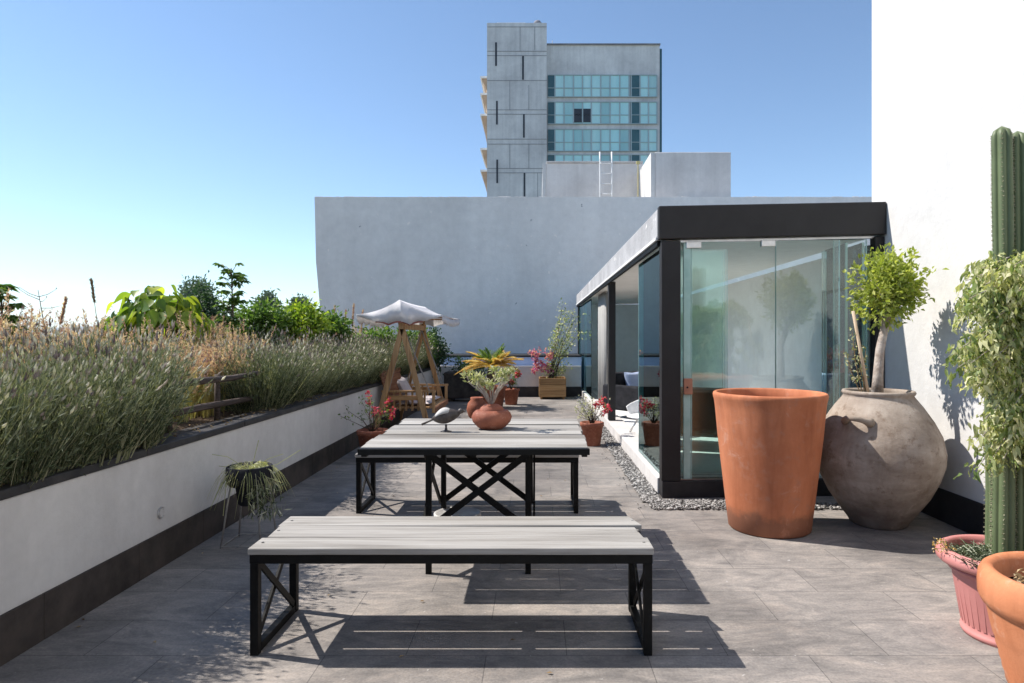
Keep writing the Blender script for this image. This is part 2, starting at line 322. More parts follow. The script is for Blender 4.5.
M['grass_green']=foliage('small_grass',[(0,(.08,.13,.03)),(1,(.22,.30,.10))],.3,.6,.3)
M['land']=rough_mat('far_land',(.10,.12,.08),(.24,.23,.20),.01,.95,.1,.1,.5,.1,vec='world')
M['hill']=rough_mat('far_hill',(.10,.13,.12),(.16,.19,.17),.002,.95,.1,.1,.5,.1,vec='world')
M['roof_gravel']=rough_mat('roof_surface',(.30,.29,.28),(.42,.41,.40),2,.9,.3,.01,30,.2,vec='world')
M['tower_concrete']=plaster_mat('tower_concrete',(.56,.54,.535),(.84,.815,.79),streak=.12,sc=.22,bs=.3)
M['joint']=rough_mat('panel_joint',(.22,.22,.24),(.30,.30,.32),1,.9,.1,.01,5,.1)
M['slot']=rough_mat('dark_slot_glass',(.015,.017,.025),(.025,.028,.035),1,.3,.02,.01,5,.5)
M['tower_pane']=rough_mat('tower_pane',(.40,.72,.73),(.66,.90,.88),.25,.35,.02,.01,1,.6,stretch=(1,1,.15))
M['tower_pane_dark']=rough_mat('tower_pane_dark',(.02,.085,.10),(.035,.12,.14),.6,.25,.02,.01,1,.6)
M['tower_frame']=rough_mat('tower_frame',(.36,.44,.46),(.42,.50,.52),1,.5,.02,.01,5,.4)
M['balcony']=rough_mat('ochre_balcony',(.42,.29,.19),(.52,.38,.27),1,.8,.1,.01,5,.2)
M['yellow']=rough_mat('yellow_paint',(.42,.36,.16),(.5,.44,.2),4,.6,.05,.001,30,.3)

_nt=M['tower_pane'].node_tree; _p=[n for n in _nt.nodes if n.type=='BSDF_PRINCIPLED'][0]; _src=_p.inputs['Base Color'].links[0].from_socket
_oi=_nt.nodes.new('ShaderNodeObjectInfo'); _nt.links.new(mixc(_nt,1.0,_src,ramp(_nt,_oi.outputs['Random'],[(0,(.72,.76,.78)),(.5,(1,1,1)),(1,(1.1,1.12,1.14))]),'MULTIPLY'),_p.inputs['Base Color'])
# ------------------------------------------------------------------ SETTING
# terrace dims
XL=-2.196; XR=2.98; YB=14.6
b=MB(); b.box(XL-.02,XR+.02,-6,YB+.02,-.3,0); struct('terrace_floor',b,M['paving'])
# land far below, to the horizon
b=MB(); R_=9000; b.add([(-R_,-R_,-14),(R_,-R_,-14),(R_,R_,-14),(-R_,R_,-14)],[(0,1,2,3)]); struct('ground',b,M['land'])
# building mass carrying the terrace
b=MB(); b.box(-7.4,9.5,-9.5,18.6,-14,-.31)
tag(b.build('building_block',M['concrete_light']),'pale concrete building storey carrying the roof terrace','building')
# hills
b=MB(); n=90; V=[]; Fa=[]
for i in range(n+1):
    a=math.radians(95+ (i/n)*85 -5); d=7000
    hh=85+70*(.5+.5*math.sin(i*.21+.4))*(.6+.4*math.sin(i*.07+2))+10*math.sin(i*.9)
    x,y=math.cos(a)*d,math.sin(a)*d
    V+= [(x*.86,y*.86,-14),(x,y,hh),(x*1.15,y*1.15,-14)]
for i in range(n):
    for k in (0,1): Fa.append((3*i+k,3*i+k+1,3*i+4+k,3*i+3+k))
b.add(V,Fa); struct('hills',b,M['hill'],smooth=True)

# left planter: retaining wall with coping and skirting
pl=thing('planter_wall','long white rendered planter wall with black coping along the left of the terrace','wall',(XL,0,0))
PH=.717
b=MB(); b.box(-.16,0,-6,17,0,PH-.045); b.build('wall',M['planter_wall'],pl)
b=MB()
y=-6.0
while y<14.6:
    b.box(-.22,.012,y+.002,min(y+1.2,14.6)-.002,PH-.042,PH,r=random.random()); y+=1.2
b.build('coping',M['cap'],pl,bevel=.006)
b=MB()
y=-6.0
while y<14.4:
    b.box(.001,.014,y+.0015,min(y+.68,14.58)-.0015,0,.205); y+=.68
b.build('skirting',M['skirt'],pl,bevel=.002)
# second (outer) wall of the bed
b=MB(); b.box(-6.9,-6.7,-6,17,-.3,.8); tag(b.build('outer_planter_wall',M['concrete_light'],bevel=.01),'low concrete wall on the far side of the planting bed','wall')
# soil
b=MB(); nx,ny=46,110; V=[]; 
for j in range(ny+1):
    for i in range(nx+1):
        x=-6.7+(4.35)*i/nx; yy=-2+19*j/ny
        e=min(1,(nx-i)/4)
        V.append((x,yy,.655+.05*e+.035*math.sin(x*5+yy*3)*math.cos(yy*4.1)*e+random.uniform(-.012,.012)))
V=[(min(v[0],XL-.161),v[1],v[2]) for v in V]
Fa=[(j*(nx+1)+i,j*(nx+1)+i+1,(j+1)*(nx+1)+i+1,(j+1)*(nx+1)+i) for j in range(ny) for i in range(nx)]
b.add(V,Fa); struct('planting_bed_soil',b,M['soil'],smooth=True)

# rear low wall
rw=thing('low_rear_wall','low white wall with black skirting closing the far end of the terrace','wall',(0,YB,0))
b=MB(); b.box(XL+.001,1.03,0,.16,0,.70); b.build('wall',M['white_wall'],rw)
b=MB(); b.box(XL+.016,1.03,-.014,-.001,0,.23); b.build('skirting',M['skirt_black'],rw)
b=MB(); b.box(XL+.001,1.05,.165,1.9,0,.90); b.build('core',M['blue'],rw); 
rw_core=rw.children[-1] if False else None
for o in list(COL.objects):
    if o.name=='core':
        o.parent=None; o.name='blue_ledge'; o.location=(0,YB,0); ledge=o
led=thing('blue_ledge_bench','long blue painted ledge behind the low rear wall','ledge',(0,YB,0)); ledge.parent=led; ledge.location=(0,0,0); ledge.name='ledge_body'
b=MB(); b.box(XL-.0,1.05,.15,1.9,.902,.94); b.build('ledge_edge',M['skirt_black'],led,bevel=.004)

# big grey wall behind
wallm=MB()
YW=17.0
def W(px,py,Y=YW): return at(px,py,Y)
pts=[(-5.15,-.3),(-5.15,.5)]
a0=W(321,320); a1=W(316,262); a2=W(314.5,197)
prof=[(-5.65,-1.0),(a0[0],a0[2]),(a1[0],a1[2]),(a2[0],a2[2])]
top=a2[2]
V=[];n=len(prof)
for (x,z) in prof: V+= [(x,0,z),(x,.45,z)]
V+= [(9.2,0,top),(9.2,.45,top),(9.2,0,-1),(9.2,.45,-1)]
m_=len(V)//2
Fa=[tuple(2*i for i in range(m_))[::1],tuple(2*i+1 for i in range(m_))[::-1]]+[(2*i,2*i+1,2*((i+1)%m_)+1,2*((i+1)%m_)) for i in range(m_)]
Fa=[f[::-1] for f in Fa]
wallm.add(V,Fa)
gw=thing('grey_boundary_wall','tall grey rendered wall closing the terrace behind the swing seat','wall',(0,YW,0))
wallm.build('wall',M['grey_wall'],gw)
b=MB(); x=a2[0]
while x<9.1:
    w=random.uniform(.08,.35); h=random.uniform(.006,.03); b.box(x,x+w,.02+random.uniform(0,.05),.4,top+.001,top+h); x+=w+random.uniform(0,.12)
b.build('mortar_ridge',M['concrete_light'],gw)
# rooftop blocks behind the wall
x0,_,z0=W(655,152,17.6); x1,_,_=W(731,152,17.6)
bk=thing('rooftop_block','taller grey concrete block rising above the wall right of the ladder','building',((x0+x1)/2,17.6,0))
hw=(x1-x0)/2
b=MB(); b.box(-hw,hw,0,3.0,-1,z0); b.build('block_body',M['concrete_light'],bk,bevel=.02)
b=MB(); b.box(-hw-.12,-hw-.003,-.02,3.0,3,z0-.02); b.build('white_edge',M['white_wall'],bk,bevel=.01)
x0,_,z0=W(544,163,19.5); x1,_,_=W(643,163,19.5)
bk=thing('stair_housing','low pale rendered roof housing with white left edge behind the ladder','building',((x0+x1)/2,19.5,0))
hw=(x1-x0)/2
b=MB(); b.box(-hw,hw,0,2.6,-1,z0-.0); b.build('housing_body',M['concrete_light'],bk,bevel=.02)
b=MB(); b.hexa([(-hw-.12,-.01,3),(-hw+.0,-.03,3),(-hw-.12,2.6,3),(-hw,2.6,3),(-hw-.03,-.01,z0),(-hw+.06,-.03,z0),(-hw-.03,2.6,z0),(-hw+.06,2.6,z0)]); b.build('white_edge',M['white_wall'],bk)
b=MB(); b.box(-hw+.08,hw,-.04,2.6,z0+.001,z0+.05); b.build('parapet_cap',M['curb'],bk,bevel=.01)
# ladder
x0,_,zt=W(600.5,150,18.6); x1,_,_=W(612.5,150,18.6); _,_,zb=W(600,200,18.6)
ld=thing('roof_ladder','thin white metal ladder leaning above the grey wall','ladder',((x0+x1)/2,18.6,0)); w=(x1-x0)/2
for s in (-1,1):
    b=MB(); b.tube([(s*w,0,2.5),(s*w,.15,zt-.25),(s*w,.2,zt)],.022,8); b.build('side_rail',M['white_paint'],ld,smooth=True)
z=zt-.35
while z>zb-1:
    b=MB(); b.tube([(-w,.13,z),(w,.13,z)],.016,6); z-=.30; b.build('rung',M['white_paint'],ld,smooth=True)
x0,_,zt=W(638,160,19.2)
b=MB(); b.tube([(0,0,3),(0,0,zt-.12)],.016,8); b.box(-.05,.05,-.04,.04,zt-.12,zt-.04)
tag(b.build('vent_pipe',M['yellow'],loc=(x0,19.2,0)),'slim yellow pipe standing right of the roof ladder','pipe')

# right tall white wall
rwall=thing('tall_white_wall','tall sunlit white wall along the right side of the terrace','wall',(XR,0,0))
b=MB(); b.box(0,.5,-6,5.68,0,9.5); b.build('wall',M['white_wall'],rwall)
b=MB(); y=-6
while y<5.6:
    b.box(-.014,-.001,y+.0015,min(y+.68,5.66)-.0015,0,.235); y+=.68
b.build('skirting',M['skirt_black'],rwall,bevel=.002)
# building behind the photographer (shows in the glass)
hb=thing('rear_house','white rendered house wall with dark openings behind the viewer','building',(0,-6,0))
b=MB(); b.box(-1.2,.2,-.3,0,0,3.6); b.box(1.5,6,-.3,0,0,3.6); b.box(.2,1.5,-.3,0,2.2,3.6); b.build('wall',M['white_wall'],hb)
b=MB(); b.box(-1.4,2.96,0.001,.9,2.9,3.06); b.build('canopy_slab',M['curb'],hb)
b=MB(); b.box(.2,1.5,-.25,-.2,0,2.2); b.build('door',M['dark_stone'],hb)

# ------------------------------------------------------------------ TOWER
YT=76.0
tx=lambda u: (460+u/3.413-VX)*YT/F
tz=lambda v: H-(v/3.413-VY)*YT/F
tw=thing('office_tower','grey concrete high-rise with glazed wing behind the grey wall','building',((tx(92)+tx(685))/2,YT,-14))
ox,oz=tw.location.x,-14
X=lambda u: tx(u)-ox
Z=lambda v: tz(v)-oz
b=MB(); b.box(X(92),X(296),0,11,0,Z(78)); b.build('concrete_shaft',M['tower_concrete'],tw)
b=MB()
for v in (92,175,190,275,375,390,475,492,575,590): b.box(X(93),X(296),-.03,-.004,Z(v)-.03,Z(v)+.03)
for (u,v0,v1) in ((205,92,175),(255,92,170),(170,275,375),(235,290,375),(170,490,575),(235,490,575),(265,590,680)):
    b.box(X(u)-.025,X(u)+.025,-.028,-.005,Z(v1),Z(v0))
b.build('panel_joints',M['joint'],tw)
for (u,v0,v1) in ((123,145,225),(215,192,272),(126,345,425),(218,390,470),(127,545,625),(220,590,672)):
    b=MB(); b.box(X(u-3),X(u+3),-.05,.1,Z(v1),Z(v0)); b.build('slot_window',M['slot'],tw)
b=MB(); b.box(X(125),X(222),.5,6,Z(78),Z(70)); b.build('roof_slab',M['white_paint'],tw)
b=MB(); b.tube([(X(265),2,Z(78)),(X(265),2,Z(62))],.1,8); b.lathe([(0,-.4),(.45,-.25),(.55,.1),(.35,.4),(.0,.5)],16,(X(265),2,Z(56))); b.build('roof_dish',M['joint'],tw,smooth=True)
b=MB(); b.tube([(X(318),4,Z(150)),(X(318),4,Z(85))],.05,6); b.build('antenna',M['white_paint'],tw)
XW=lambda u: tx(u)*(YT+1.1)/YT-ox
ZW=lambda v: H+(tz(v)-H)*(YT+1.1)/YT-oz
# wing
b=MB(); b.box(X(296)+.01,XW(682),1.2,14,0,ZW(152)); b.build('wing_wall',M['tower_concrete'],tw)
b=MB(); b.box(XW(296)+.02,XW(684),1.0,14,ZW(153),ZW(149)); b.build('parapet',M['joint'],tw)
rows=[(258,330),(350,422),(443,515),(530,602)]
for (v0,v1) in rows:
    b=MB(); b.box(XW(300),XW(322),1.05,1.19,ZW(v1),ZW(v0)); b.build('dark_glazing',M['tower_pane_dark'],tw)
    b=MB(); b.box(XW(584),XW(612),1.05,1.19,ZW(v1),ZW(v0)); b.build('dark_glazing',M['tower_pane_dark'],tw)
    us=[324,355,387,418,448,480,512,545,577]
    for (g0,g1) in list(zip(us[:-1],us[1:]))+[(614,643),(643,672)]:
        op=(v0==350 and g0 in (387,418))
        b=MB(); b.box(XW(g0+1.2),XW(g1-1.2),1.08,1.19,ZW(v1),ZW(v0))
        b.build('window',M['tower_pane'],tw,)
        if op:
            b=MB(); b.box(XW(g0+2.5),XW(g1-1.5),1.0,1.07,ZW(v0+68),ZW(v0+22)); b.build('open_window',M['slot'],tw)
    b=MB(); b.box(XW(300),XW(672),1.0,1.075,ZW(v0+44),ZW(v0+42)); b.box(XW(300),XW(672),.98,1.19,ZW(v0)-.0,ZW(v0-2)); b.box(XW(300),XW(672),.98,1.19,ZW(v1+2),ZW(v1))
    for g in us+[614,643,672,584]: b.box(XW(g)-.07,XW(g)+.07,.99,1.19,ZW(v1),ZW(v0))
    b.build('window_frames',M['tower_frame'],tw)
b=MB(); b.box(XW(682)+.002,XW(682)+.35,1.6,13,8,ZW(160)); b.build('side_glazing',M['tower_pane_dark'],tw)
for i,u in enumerate((360,403,447,490,540,580)):
    b=MB(); b.box(XW(u-5),XW(u+5),1.6,2.4,ZW(149),ZW(144)); b.build('roof_vent',M['white_paint'],tw)
for (v0,v1) in ((252,305),(310,375),(382,492),(500,572),(575,660)):
    b=MB(); b.hexa([(X(92),1,Z(v1)),(X(93)-.0,1,Z(v1)),(X(92),7,Z(v1)),(X(93),7,Z(v1)),(X(70),1,Z(v0)),(X(92)-.01,1,Z(v0)),(X(70),7,Z(v0)),(X(92)-.01,7,Z(v0))]); bl=b.build('balcony',M['balcony'],tw)
    b=MB(); b.box(X(67),X(92)-.02,.9,7.1,Z(v0+4),Z(v0-3)); b.box(X(73),X(76),1.2,7,Z(v0+22),Z(v0+18)); b.build('balcony_slab',M['white_paint'],bl)

# ------------------------------------------------------------------ PAVILION
FL=(1.055,5.36); FR=(2.965,5.46)
pv=thing('glass_pavilion','glass garden room with black roof edge and black posts','building',(0,0,0))
ZB,ZT=2.165,2.43
YE=16.2
def tl(x,z): return z+(.056*(x-1.055)/1.91 if z>1.5 else 0)
def quadbox(b,P,z0,z1):   # P: 4 plan points ccw -> prism
    V=[(p[0],p[1],tl(p[0],z0)) for p in P]+[(p[0],p[1],tl(p[0],z1)) for p in P]
    return b.add(V,[(3,2,1,0),(4,5,6,7),(0,1,5,4),(1,2,6,5),(2,3,7,6),(3,0,4,7)])
b=MB(); quadbox(b,[(FL[0]+.03,FL[1]+.05),(FR[0]-.03,FR[1]+.05),(FR[0]-.03,YE),(FL[0]+.03,YE)],ZB+.012,ZT-.03); b.build('roof_slab',M['roof_gravel'],pv)
b=MB(); quadbox(b,[(FL[0]+.06,FL[1]+.1),(FR[0]-.06,FR[1]+.1),(FR[0]-.06,YE-.1),(FL[0]+.06,YE-.1)],ZB-.01,ZB+.01); b.build('ceiling',M['ceiling'],pv)
b=MB(); quadbox(b,[(FL[0]-.03,FL[1]-.03),(FR[0]+.01,FR[1]-.03),(FR[0]+.01,FR[1]+.05),(FL[0]-.03,FL[1]+.05)],ZB,ZT+.012)
b.build('front_fascia',M['fascia'],pv,bevel=.008)
b=MB(); b.box(FL[0]-.03,FL[0]+.028,FL[1]+.053,YE+.02,ZB+.03,ZT); b.build('side_fascia',M['side_fascia'],pv,bevel=.01)
b=MB(); b.box(FL[0]-.045,FL[0]+.05,FL[1]+.053,YE,ZB-.0,ZB+.028); b.build('eave_trim',M['white_paint'],pv,bevel=.004)
b=MB(); b.box(FL[0]-.03,FL[0]-.0,FL[1]+.06,YE,ZB-.045,ZB-.002); b.build('gutter_rail',M['steel'],pv)
# posts
for (x0,x1,y0,y1) in ((FL[0]-.005,FL[0]+.155,FL[1]-.01,FL[1]+.09),(FL[0],FL[0]+.10,9.28,9.42),(FL[0],FL[0]+.1,YE-.12,YE),(FR[0]-.07,FR[0]+.01,FR[1]+.0,FR[1]+.09)):
    b=MB(); b.box(x0,x1,y0,y1,.145,tl(x0,ZB-.012)-.001); b.build('post',M['fascia'],pv,bevel=.004)
# base curbs
b=MB(); quadbox(b,[(FL[0]-.0,FL[1]-.012),(FR[0]-.001,FR[1]-.012),(FR[0]-.001,FR[1]+.14),(FL[0]-.0,FL[1]+.14)],0,.14); b.build('front_curb',M['skirt_black'],pv,bevel=.004)
b=MB(); y=FL[1]+.145
while y<YE: b.box(FL[0]-.012,FL[0]+.22,y,min(y+.9,YE)-.003,0,.138); y+=.9
b.build('side_curb',M['curb'],pv,bevel=.006)
b=MB(); quadbox(b,[(FL[0]+.221,FL[1]+.145),(FR[0]+.0,FR[1]+.145),(FR[0]+.0,YE),(FL[0]+.221,YE)],.0,.125); b.build('room_floor',M['terrazzo'],pv)
b=MB(); b.box(FR[0]-.05,FR[0]+.0,FR[1]+.15,YE,.126,ZB-.012); b.build('side_wall',M['room_wall'],pv)
b=MB(); b.box(FL[0]+.1,FR[0]-.051,15.6,15.75,.126,ZB-.012); b.build('rear_wall',M['room_wall'],pv)
# front glazing
def fy(x): return FL[1]+(FR[1]-FL[1])*(x-FL[0])/(FR[0]-FL[0])+.035
def fx(px):
    x=1.5
    for _ in range(8): x=(px-VX)*fy(x)/F
    return x
gx=[fx(692),fx(776),fx(837),fx(868)]
def frontpane(b,xa,xb,off=0,z0=.15,z1=ZB-.03,t=.010):
    return quadbox(b,[(xa,fy(xa)+off),(xb,fy(xb)+off),(xb,fy(xb)+off+t),(xa,fy(xa)+off+t)],z0,z1)
for i,(xa,xb) in enumerate(((gx[0],gx[1]-.004),(gx[1]+.002,gx[2]+.02),(gx[2]-.01,gx[3]))):
    b=MB(); frontpane(b,xa,xb,[0,0,.03][i]); pn=b.build('glass_pane',M['glass'],pv)
    b=MB(); frontpane(b,xb+.0005,xb+.006,[0,0,.03][i]-.001,t=.012); frontpane(b,xa-.006,xa-.0005,[0,0,.03][i]-.001,t=.012); b.build('pane_edge',M['glass_edge'],pn)
# folded stack of panes beside the right post
for k in range(2):
    xs=gx[3]-.02-.05*k-.10*k
    b=MB(); quadbox(b,[(xs,fy(xs)+.06),(xs+.010,fy(xs)+.06),(xs+.05,fy(xs)+.62),(xs+.04,fy(xs)+.62)],.15,ZB-.05); b.build('folded_pane',M['glass'],pv)
    b=MB(); quadbox(b,[(xs-.004,fy(xs)+.048),(xs+.014,fy(xs)+.048),(xs+.014,fy(xs)+.059),(xs-.004,fy(xs)+.059)],.15,ZB-.05); b.build('pane_edge',M['glass_edge'],pv)
# door stile strip at left of front
xa,xb=fx(683.5),fx(690.5)
b=MB(); frontpane(b,xa,xb,-.005,.15,ZB-.03,.03); b.build('door_stile',M['glass_edge'],pv)
b=MB(); x0=fx(683); b.box(x0,x0+.075,fy(x0)-.03,fy(x0)-.008,.865,1.0); lk=b.build('door_lock',M['lock'],pv,bevel=.006)
b=MB(); b.tube([(x0+.03,fy(x0)-.034,.925),(x0+.03,fy(x0)-.03,.925)],.008,12); b.build('keyhole',M['dark_fabric'],lk)
for pxa,pxb in ((686,701),(761,775)):
    xa,xb=fx(pxa),fx(pxb); b=MB(); frontpane(b,xa,xb,-.015,ZB-.075,ZB-.022,.04); b.build('glass_clamp',M['metal'],pv,bevel=.003)
b=MB(); frontpane(b,FL[0]+.16,FR[0]-.065,-.002,ZB-.022,ZB-.004,.05); b.build('head_track',M['metal'],pv)
b=MB(); frontpane(b,FL[0]+.16,FR[0]-.065,.0,.141,.149,.04); b.build('floor_track',M['metal'],pv)
# side glazing
for (ya,yb,off) in ((FL[1]+.12,6.75,.03),(6.2,6.9,.055),(12.6,14.3,.03),(14.3,16.05,.03)):
    b=MB(); b.box(FL[0]+off,FL[0]+off+.01,ya,yb,.145,ZB-.05); pn=b.build('glass_pane',M['side_glass'],pv)
    b=MB(); b.box(FL[0]+off-.002,FL[0]+off+.012,yb+.001,yb+.01,.145,ZB-.05); b.build('pane_edge',M['glass_edge'],pn)
for k in range(3):
    y=5.60+.07*k; b=MB(); b.box(FL[0]+.08,FL[0]+.62,y,y+.01,.145,ZB-.05); pn=b.build('folded_pane',M['glass'],pv)
    b=MB(); b.box(FL[0]+.068,FL[0]+.079,y-.003,y+.013,.145,ZB-.05); b.build('pane_edge',M['glass_edge'],pn)
# curtain near the far post
b=MB(); V=[];k=60
for i in range(k+1):
    y=11.1+1.1*i/k; x=FL[0]+.16+.035*math.sin(i*1.3)
    V+= [(x,y,.15),(x,y,ZB-.02)]
b.add(V,[(2*i,2*i+2,2*i+3,2*i+1) for i in range(k)])
c=b.build('curtain',M['curtain'],pv,smooth=True); sm=c.modifiers.new('Solidify','SOLIDIFY'); sm.thickness=.004

# furniture in the room
def shell_chair(loc,rz):
    t=thing('shell_chair','white curved shell chair inside the glass room by the opening','chair',loc,rz)
    b=MB(); V=[];nu,nv=20,10
    for j in range(nv+1):
        for i in range(nu+1):
            a=math.pi*(i/nu)*1.3-math.pi*.15; r=.27+.05*j/nv; z=.22+.24*j/nv*(.45+.55*math.sin(math.pi*i/nu))
            V.append((r*math.cos(a),r*math.sin(a)*.9,z))
    b.add(V,[(j*(nu+1)+i,j*(nu+1)+i+1,(j+1)*(nu+1)+i+1,(j+1)*(nu+1)+i) for j in range(nv) for i in range(nu)])
    o=b.build('backrest',M['white_plastic'],t,smooth=True); s=o.modifiers.new('Solidify','SOLIDIFY'); s.thickness=.02
    b=MB(); b.lathe([(0,.2),(.2,.2),(.27,.215),(.27,.235),(0,.25)],32); b.build('seat',M['white_plastic'],t,smooth=True)
    for k in range(4):
        a=math.pi/4+k*math.pi/2; b=MB(); b.tube([(.12*math.cos(a),.12*math.sin(a),.2),(.24*math.cos(a),.24*math.sin(a),0)],.012,8); b.build('leg',M['metal'],t,smooth=True)
shell_chair((1.42,8.1,.126),math.radians(-60))
def lounge(loc,rz,label,cush):
    t=thing('lounge_chair',label,'chair',loc,rz)
    b=MB(); b.box(-.36,.36,-.34,.34,.14,.34); b.build('seat',M['dark_fabric'],t,bevel=.05)
    b=MB(); b.box(-.36,.36,.26,.42,.2,.68); b.build('backrest',M['dark_fabric'],t,bevel=.05)
    for s in (-1,1):
        b=MB(); b.box(s*.42-.06,s*.42+.06,-.34,.42,.12,.50); b.build('armrest',M['dark_fabric'],t,bevel=.03)
        for q in (-.3,.36):
            b=MB(); b.tube([(s*.4,q,.13),(s*.4,q,0)],.015,8); b.build('leg',M['metal'],t)
    if cush:
        c=MB(); cushion(c,.19,.19,.06); o=c.build('back_cushion',M['cushion_blue'],t,smooth=True); o.location=(0,.18,.5); o.rotation_euler=(math.radians(75),0,0)
def cushion(b,a,c,h,n=12):
    V=[]
    for s in (1,-1):
        for j in range(n+1):
            for i in range(n+1):
                u=2*i/n-1; v=2*j/n-1; e=max(0,(1-u**4)*(1-v**4))**.5
                pin=1-.10*(1-abs(u))*abs(v)**3; pin2=1-.10*(1-abs(v))*abs(u)**3
                V.append((u*a*pin2,v*c*pin,s*h*e))
    N=(n+1)**2
    Fa=[(j*(n+1)+i,j*(n+1)+i+1,(j+1)*(n+1)+i+1,(j+1)*(n+1)+i) for j in range(n) for i in range(n)]
    b.add(V,Fa+[tuple(q+N for q in f[::-1]) for f in Fa])
lounge((1.66,9.9,.126),math.radians(40),'dark lounge chair with pale blue cushion deep inside the glass room',True)
lounge((1.95,7.2,.126),math.radians(160),'dark lounge chair just inside the front glass door',False)

# gravel strips
def pebbles(b,n,fx_,fy_,z,s0,s1):
    ico=[(0,1,1.618),(0,-1,1.618),(0,1,-1.618),(0,-1,-1.618),(1,1.618,0),(-1,1.618,0),(1,-1.618,0),(-1,-1.618,0),(1.618,0,1),(-1.618,0,1),(1.618,0,-1),(-1.618,0,-1)]
    ico=np.array(ico)/1.902; f=np.array([(0,1,8),(0,8,4),(0,4,5),(0,5,9),(0,9,1),(1,6,8),(8,6,10),(8,10,4),(4,10,2),(4,2,5),(5,2,11),(5,11,9),(9,11,7),(9,7,1),(1,7,6),(3,6,7),(3,7,11),(3,11,2),(3,2,10),(3,10,6)])
    P=np.stack([fx_(n),fy_(n),z+rng.random(n)*.012],1); sc=(s0+(s1-s0)*rng.random(n)**2)[:,None]*np.stack([rng.uniform(.7,1.2,n),rng.uniform(.7,1.2,n),rng.uniform(.45,.8,n)],1)
    a=rng.random(n)*6.28; c,s=np.cos(a),np.sin(a)
    V=ico[None]*sc[:,None]*(1+rng.uniform(-.15,.15,(n,12,1)))
    V=np.stack([V[...,0]*c[:,None]-V[...,1]*s[:,None],V[...,0]*s[:,None]+V[...,1]*c[:,None],V[...,2]],2)+P[:,None]
    Fa=(f[None]+(np.arange(n)*12)[:,None,None]).reshape(-1,3)
    b.add(V.reshape(-1,3),Fa.tolist(),0,np.repeat(rng.random(n),12))
b=MB()
pebbles(b,5600,lambda n:rng.uniform(.872,1.035,n),lambda n:5.2+9.3*rng.random(n)**1.35,.006,.008,.019)
pebbles(b,1500,lambda n:rng.uniform(.9,2.95,n),lambda n:rng.uniform(4.98,5.14,n)+0,.006,.008,.016)
pebbles(b,900,lambda n:rng.uniform(.9,1.9,n),lambda n:rng.uniform(5.1,5.25,n)+0,.006,.008,.016)
pebbles(b,90,lambda n:rng.normal(.80,.06,n),lambda n:rng.uniform(5.0,11,n),.002,.005,.009)
tag(b.build('gravel',M['gravel'],smooth=True),'strip of small pale and dark pebbles along the foot of the glass room','gravel',kind='stuff')

# ------------------------------------------------------------------ BENCHES AND TABLE
def make_bench():
    t=thing('bench','','bench')
    L=.853; D=.0; n=.49
    gaps=[0,.153,.164,.317,.329,.49]
    for k in range(3):
        y0,y1=gaps[2*k],gaps[2*k+1]
        b=MB(); e0=[0,.014,-.004][k]; e1=[0,-.012,.004][k]; z0=.428+random.uniform(-.002,.002)
        sk=[.006,-.010,.010][k]
        V=[(-L+e0,y0,z0),(L+e1,y0+.0,z0+.0),(-L+e0-.004,y1,z0+.002),(L+e1-.02*k,y1-.0,z0),
           (-L+e0,y0,z0+.027),(L+e1,y0,z0+.027+sk*.4),(-L+e0-.004,y1,z0+.027+[-.001,.006,0][k]),(L+e1-.02*k,y1,z0+.027)]
        b.hexa(V); b.R[-1][:]=random.random(); b.build('seat_plank',M['plank'],t,bevel=.004)
    b=MB(); b.box(-L+.003,L-.003,.012,.052,.388,.4275); b.box(-L+.003,L-.003,.438,.478,.388,.4275)
    for x in (-L+.003,L-.043): b.box(x,x+.04,.053,.437,.388,.4270)
    b.box(-.02,.02,.053,.437,.398,.4268)
    b.build('seat_frame',M['steel'],t,bevel=.002)
    for x in (-L+.022,L-.022):
        for y in (.030,.460):
            b=MB(); b.box(x-.0175,x+.0175,y-.0175,y+.0175,.0,.3875); b.build('leg',M['steel'],t,bevel=.002)
        b=MB(); b.bar((x,.056,.02),(x,.436,.02),.030,.034); b.bar((x-.007,.055,.045),(x-.007,.435,.375),.010,.028); b.bar((x+.007,.055,.375),(x+.007,.435,.045),.010,.028)
        b.build('end_brace',M['steel'],t)
    for x in (-L+.03,L-.03):
        for y in (.08,.25,.41):
            b=MB(); b.lathe([(.006,0),(.006,.003),(0,.004)],8,(x,y,.4575)); b.build('bolt',M['wire'],t)
    return t
bench=make_bench(); bench.location=(-.358,2.685,0)
tag(bench,'nearest plank bench with black steel legs in the foreground','bench',group='plank benches at the square table')
b2=copy_tree(bench); b2.location=(-.525,4.87,0); tag(b2,'farther plank bench standing behind the table','bench')

tb=thing('garden_table','square whitewashed plank table on crossed black steel braces','table',(-.328,3.40,0))
TH=.76; hw=.605; dep=1.20; npl=8; pw=dep/npl
for k in range(npl):
    y0=k*pw+.003; y1=(k+1)*pw-.004; e0=random.uniform(-.018,.012)*(k>0); e1=random.uniform(-.012,.018)*(k>0)
    z=TH-.026+random.uniform(-.003,.003)
    b=MB(); b.hexa([(-hw+e0,y0,z),(hw+e1,y0,z),(-hw+e0,y1,z),(hw+e1,y1,z),(-hw+e0,y0,z+.026),(hw+e1,y0,z+.026),(-hw+e0,y1,z+.026+random.uniform(-.003,.003)),(hw+e1,y1,z+.026+random.uniform(-.003,.003))])
    b.R[-1][:]=random.random(); b.build('table_plank',M['plank'],tb,bevel=.003)
b=MB(); fz0,fz1=TH-.040,TH-.029
b.box(-hw-.006,hw+.006,-.036,-.004,TH-.036,TH-.004); b.box(-hw+.004,hw-.004,dep+.002,dep+.03,TH-.036,TH-.004)
for x in (-hw+.004,-.02,hw-.034): b.box(x,x+.03,-.003,dep+.001,TH-.052,TH-.031)
b.build('top_frame',M['steel'],tb,bevel=.002)
bx=.283; by0,by1=.245,.835
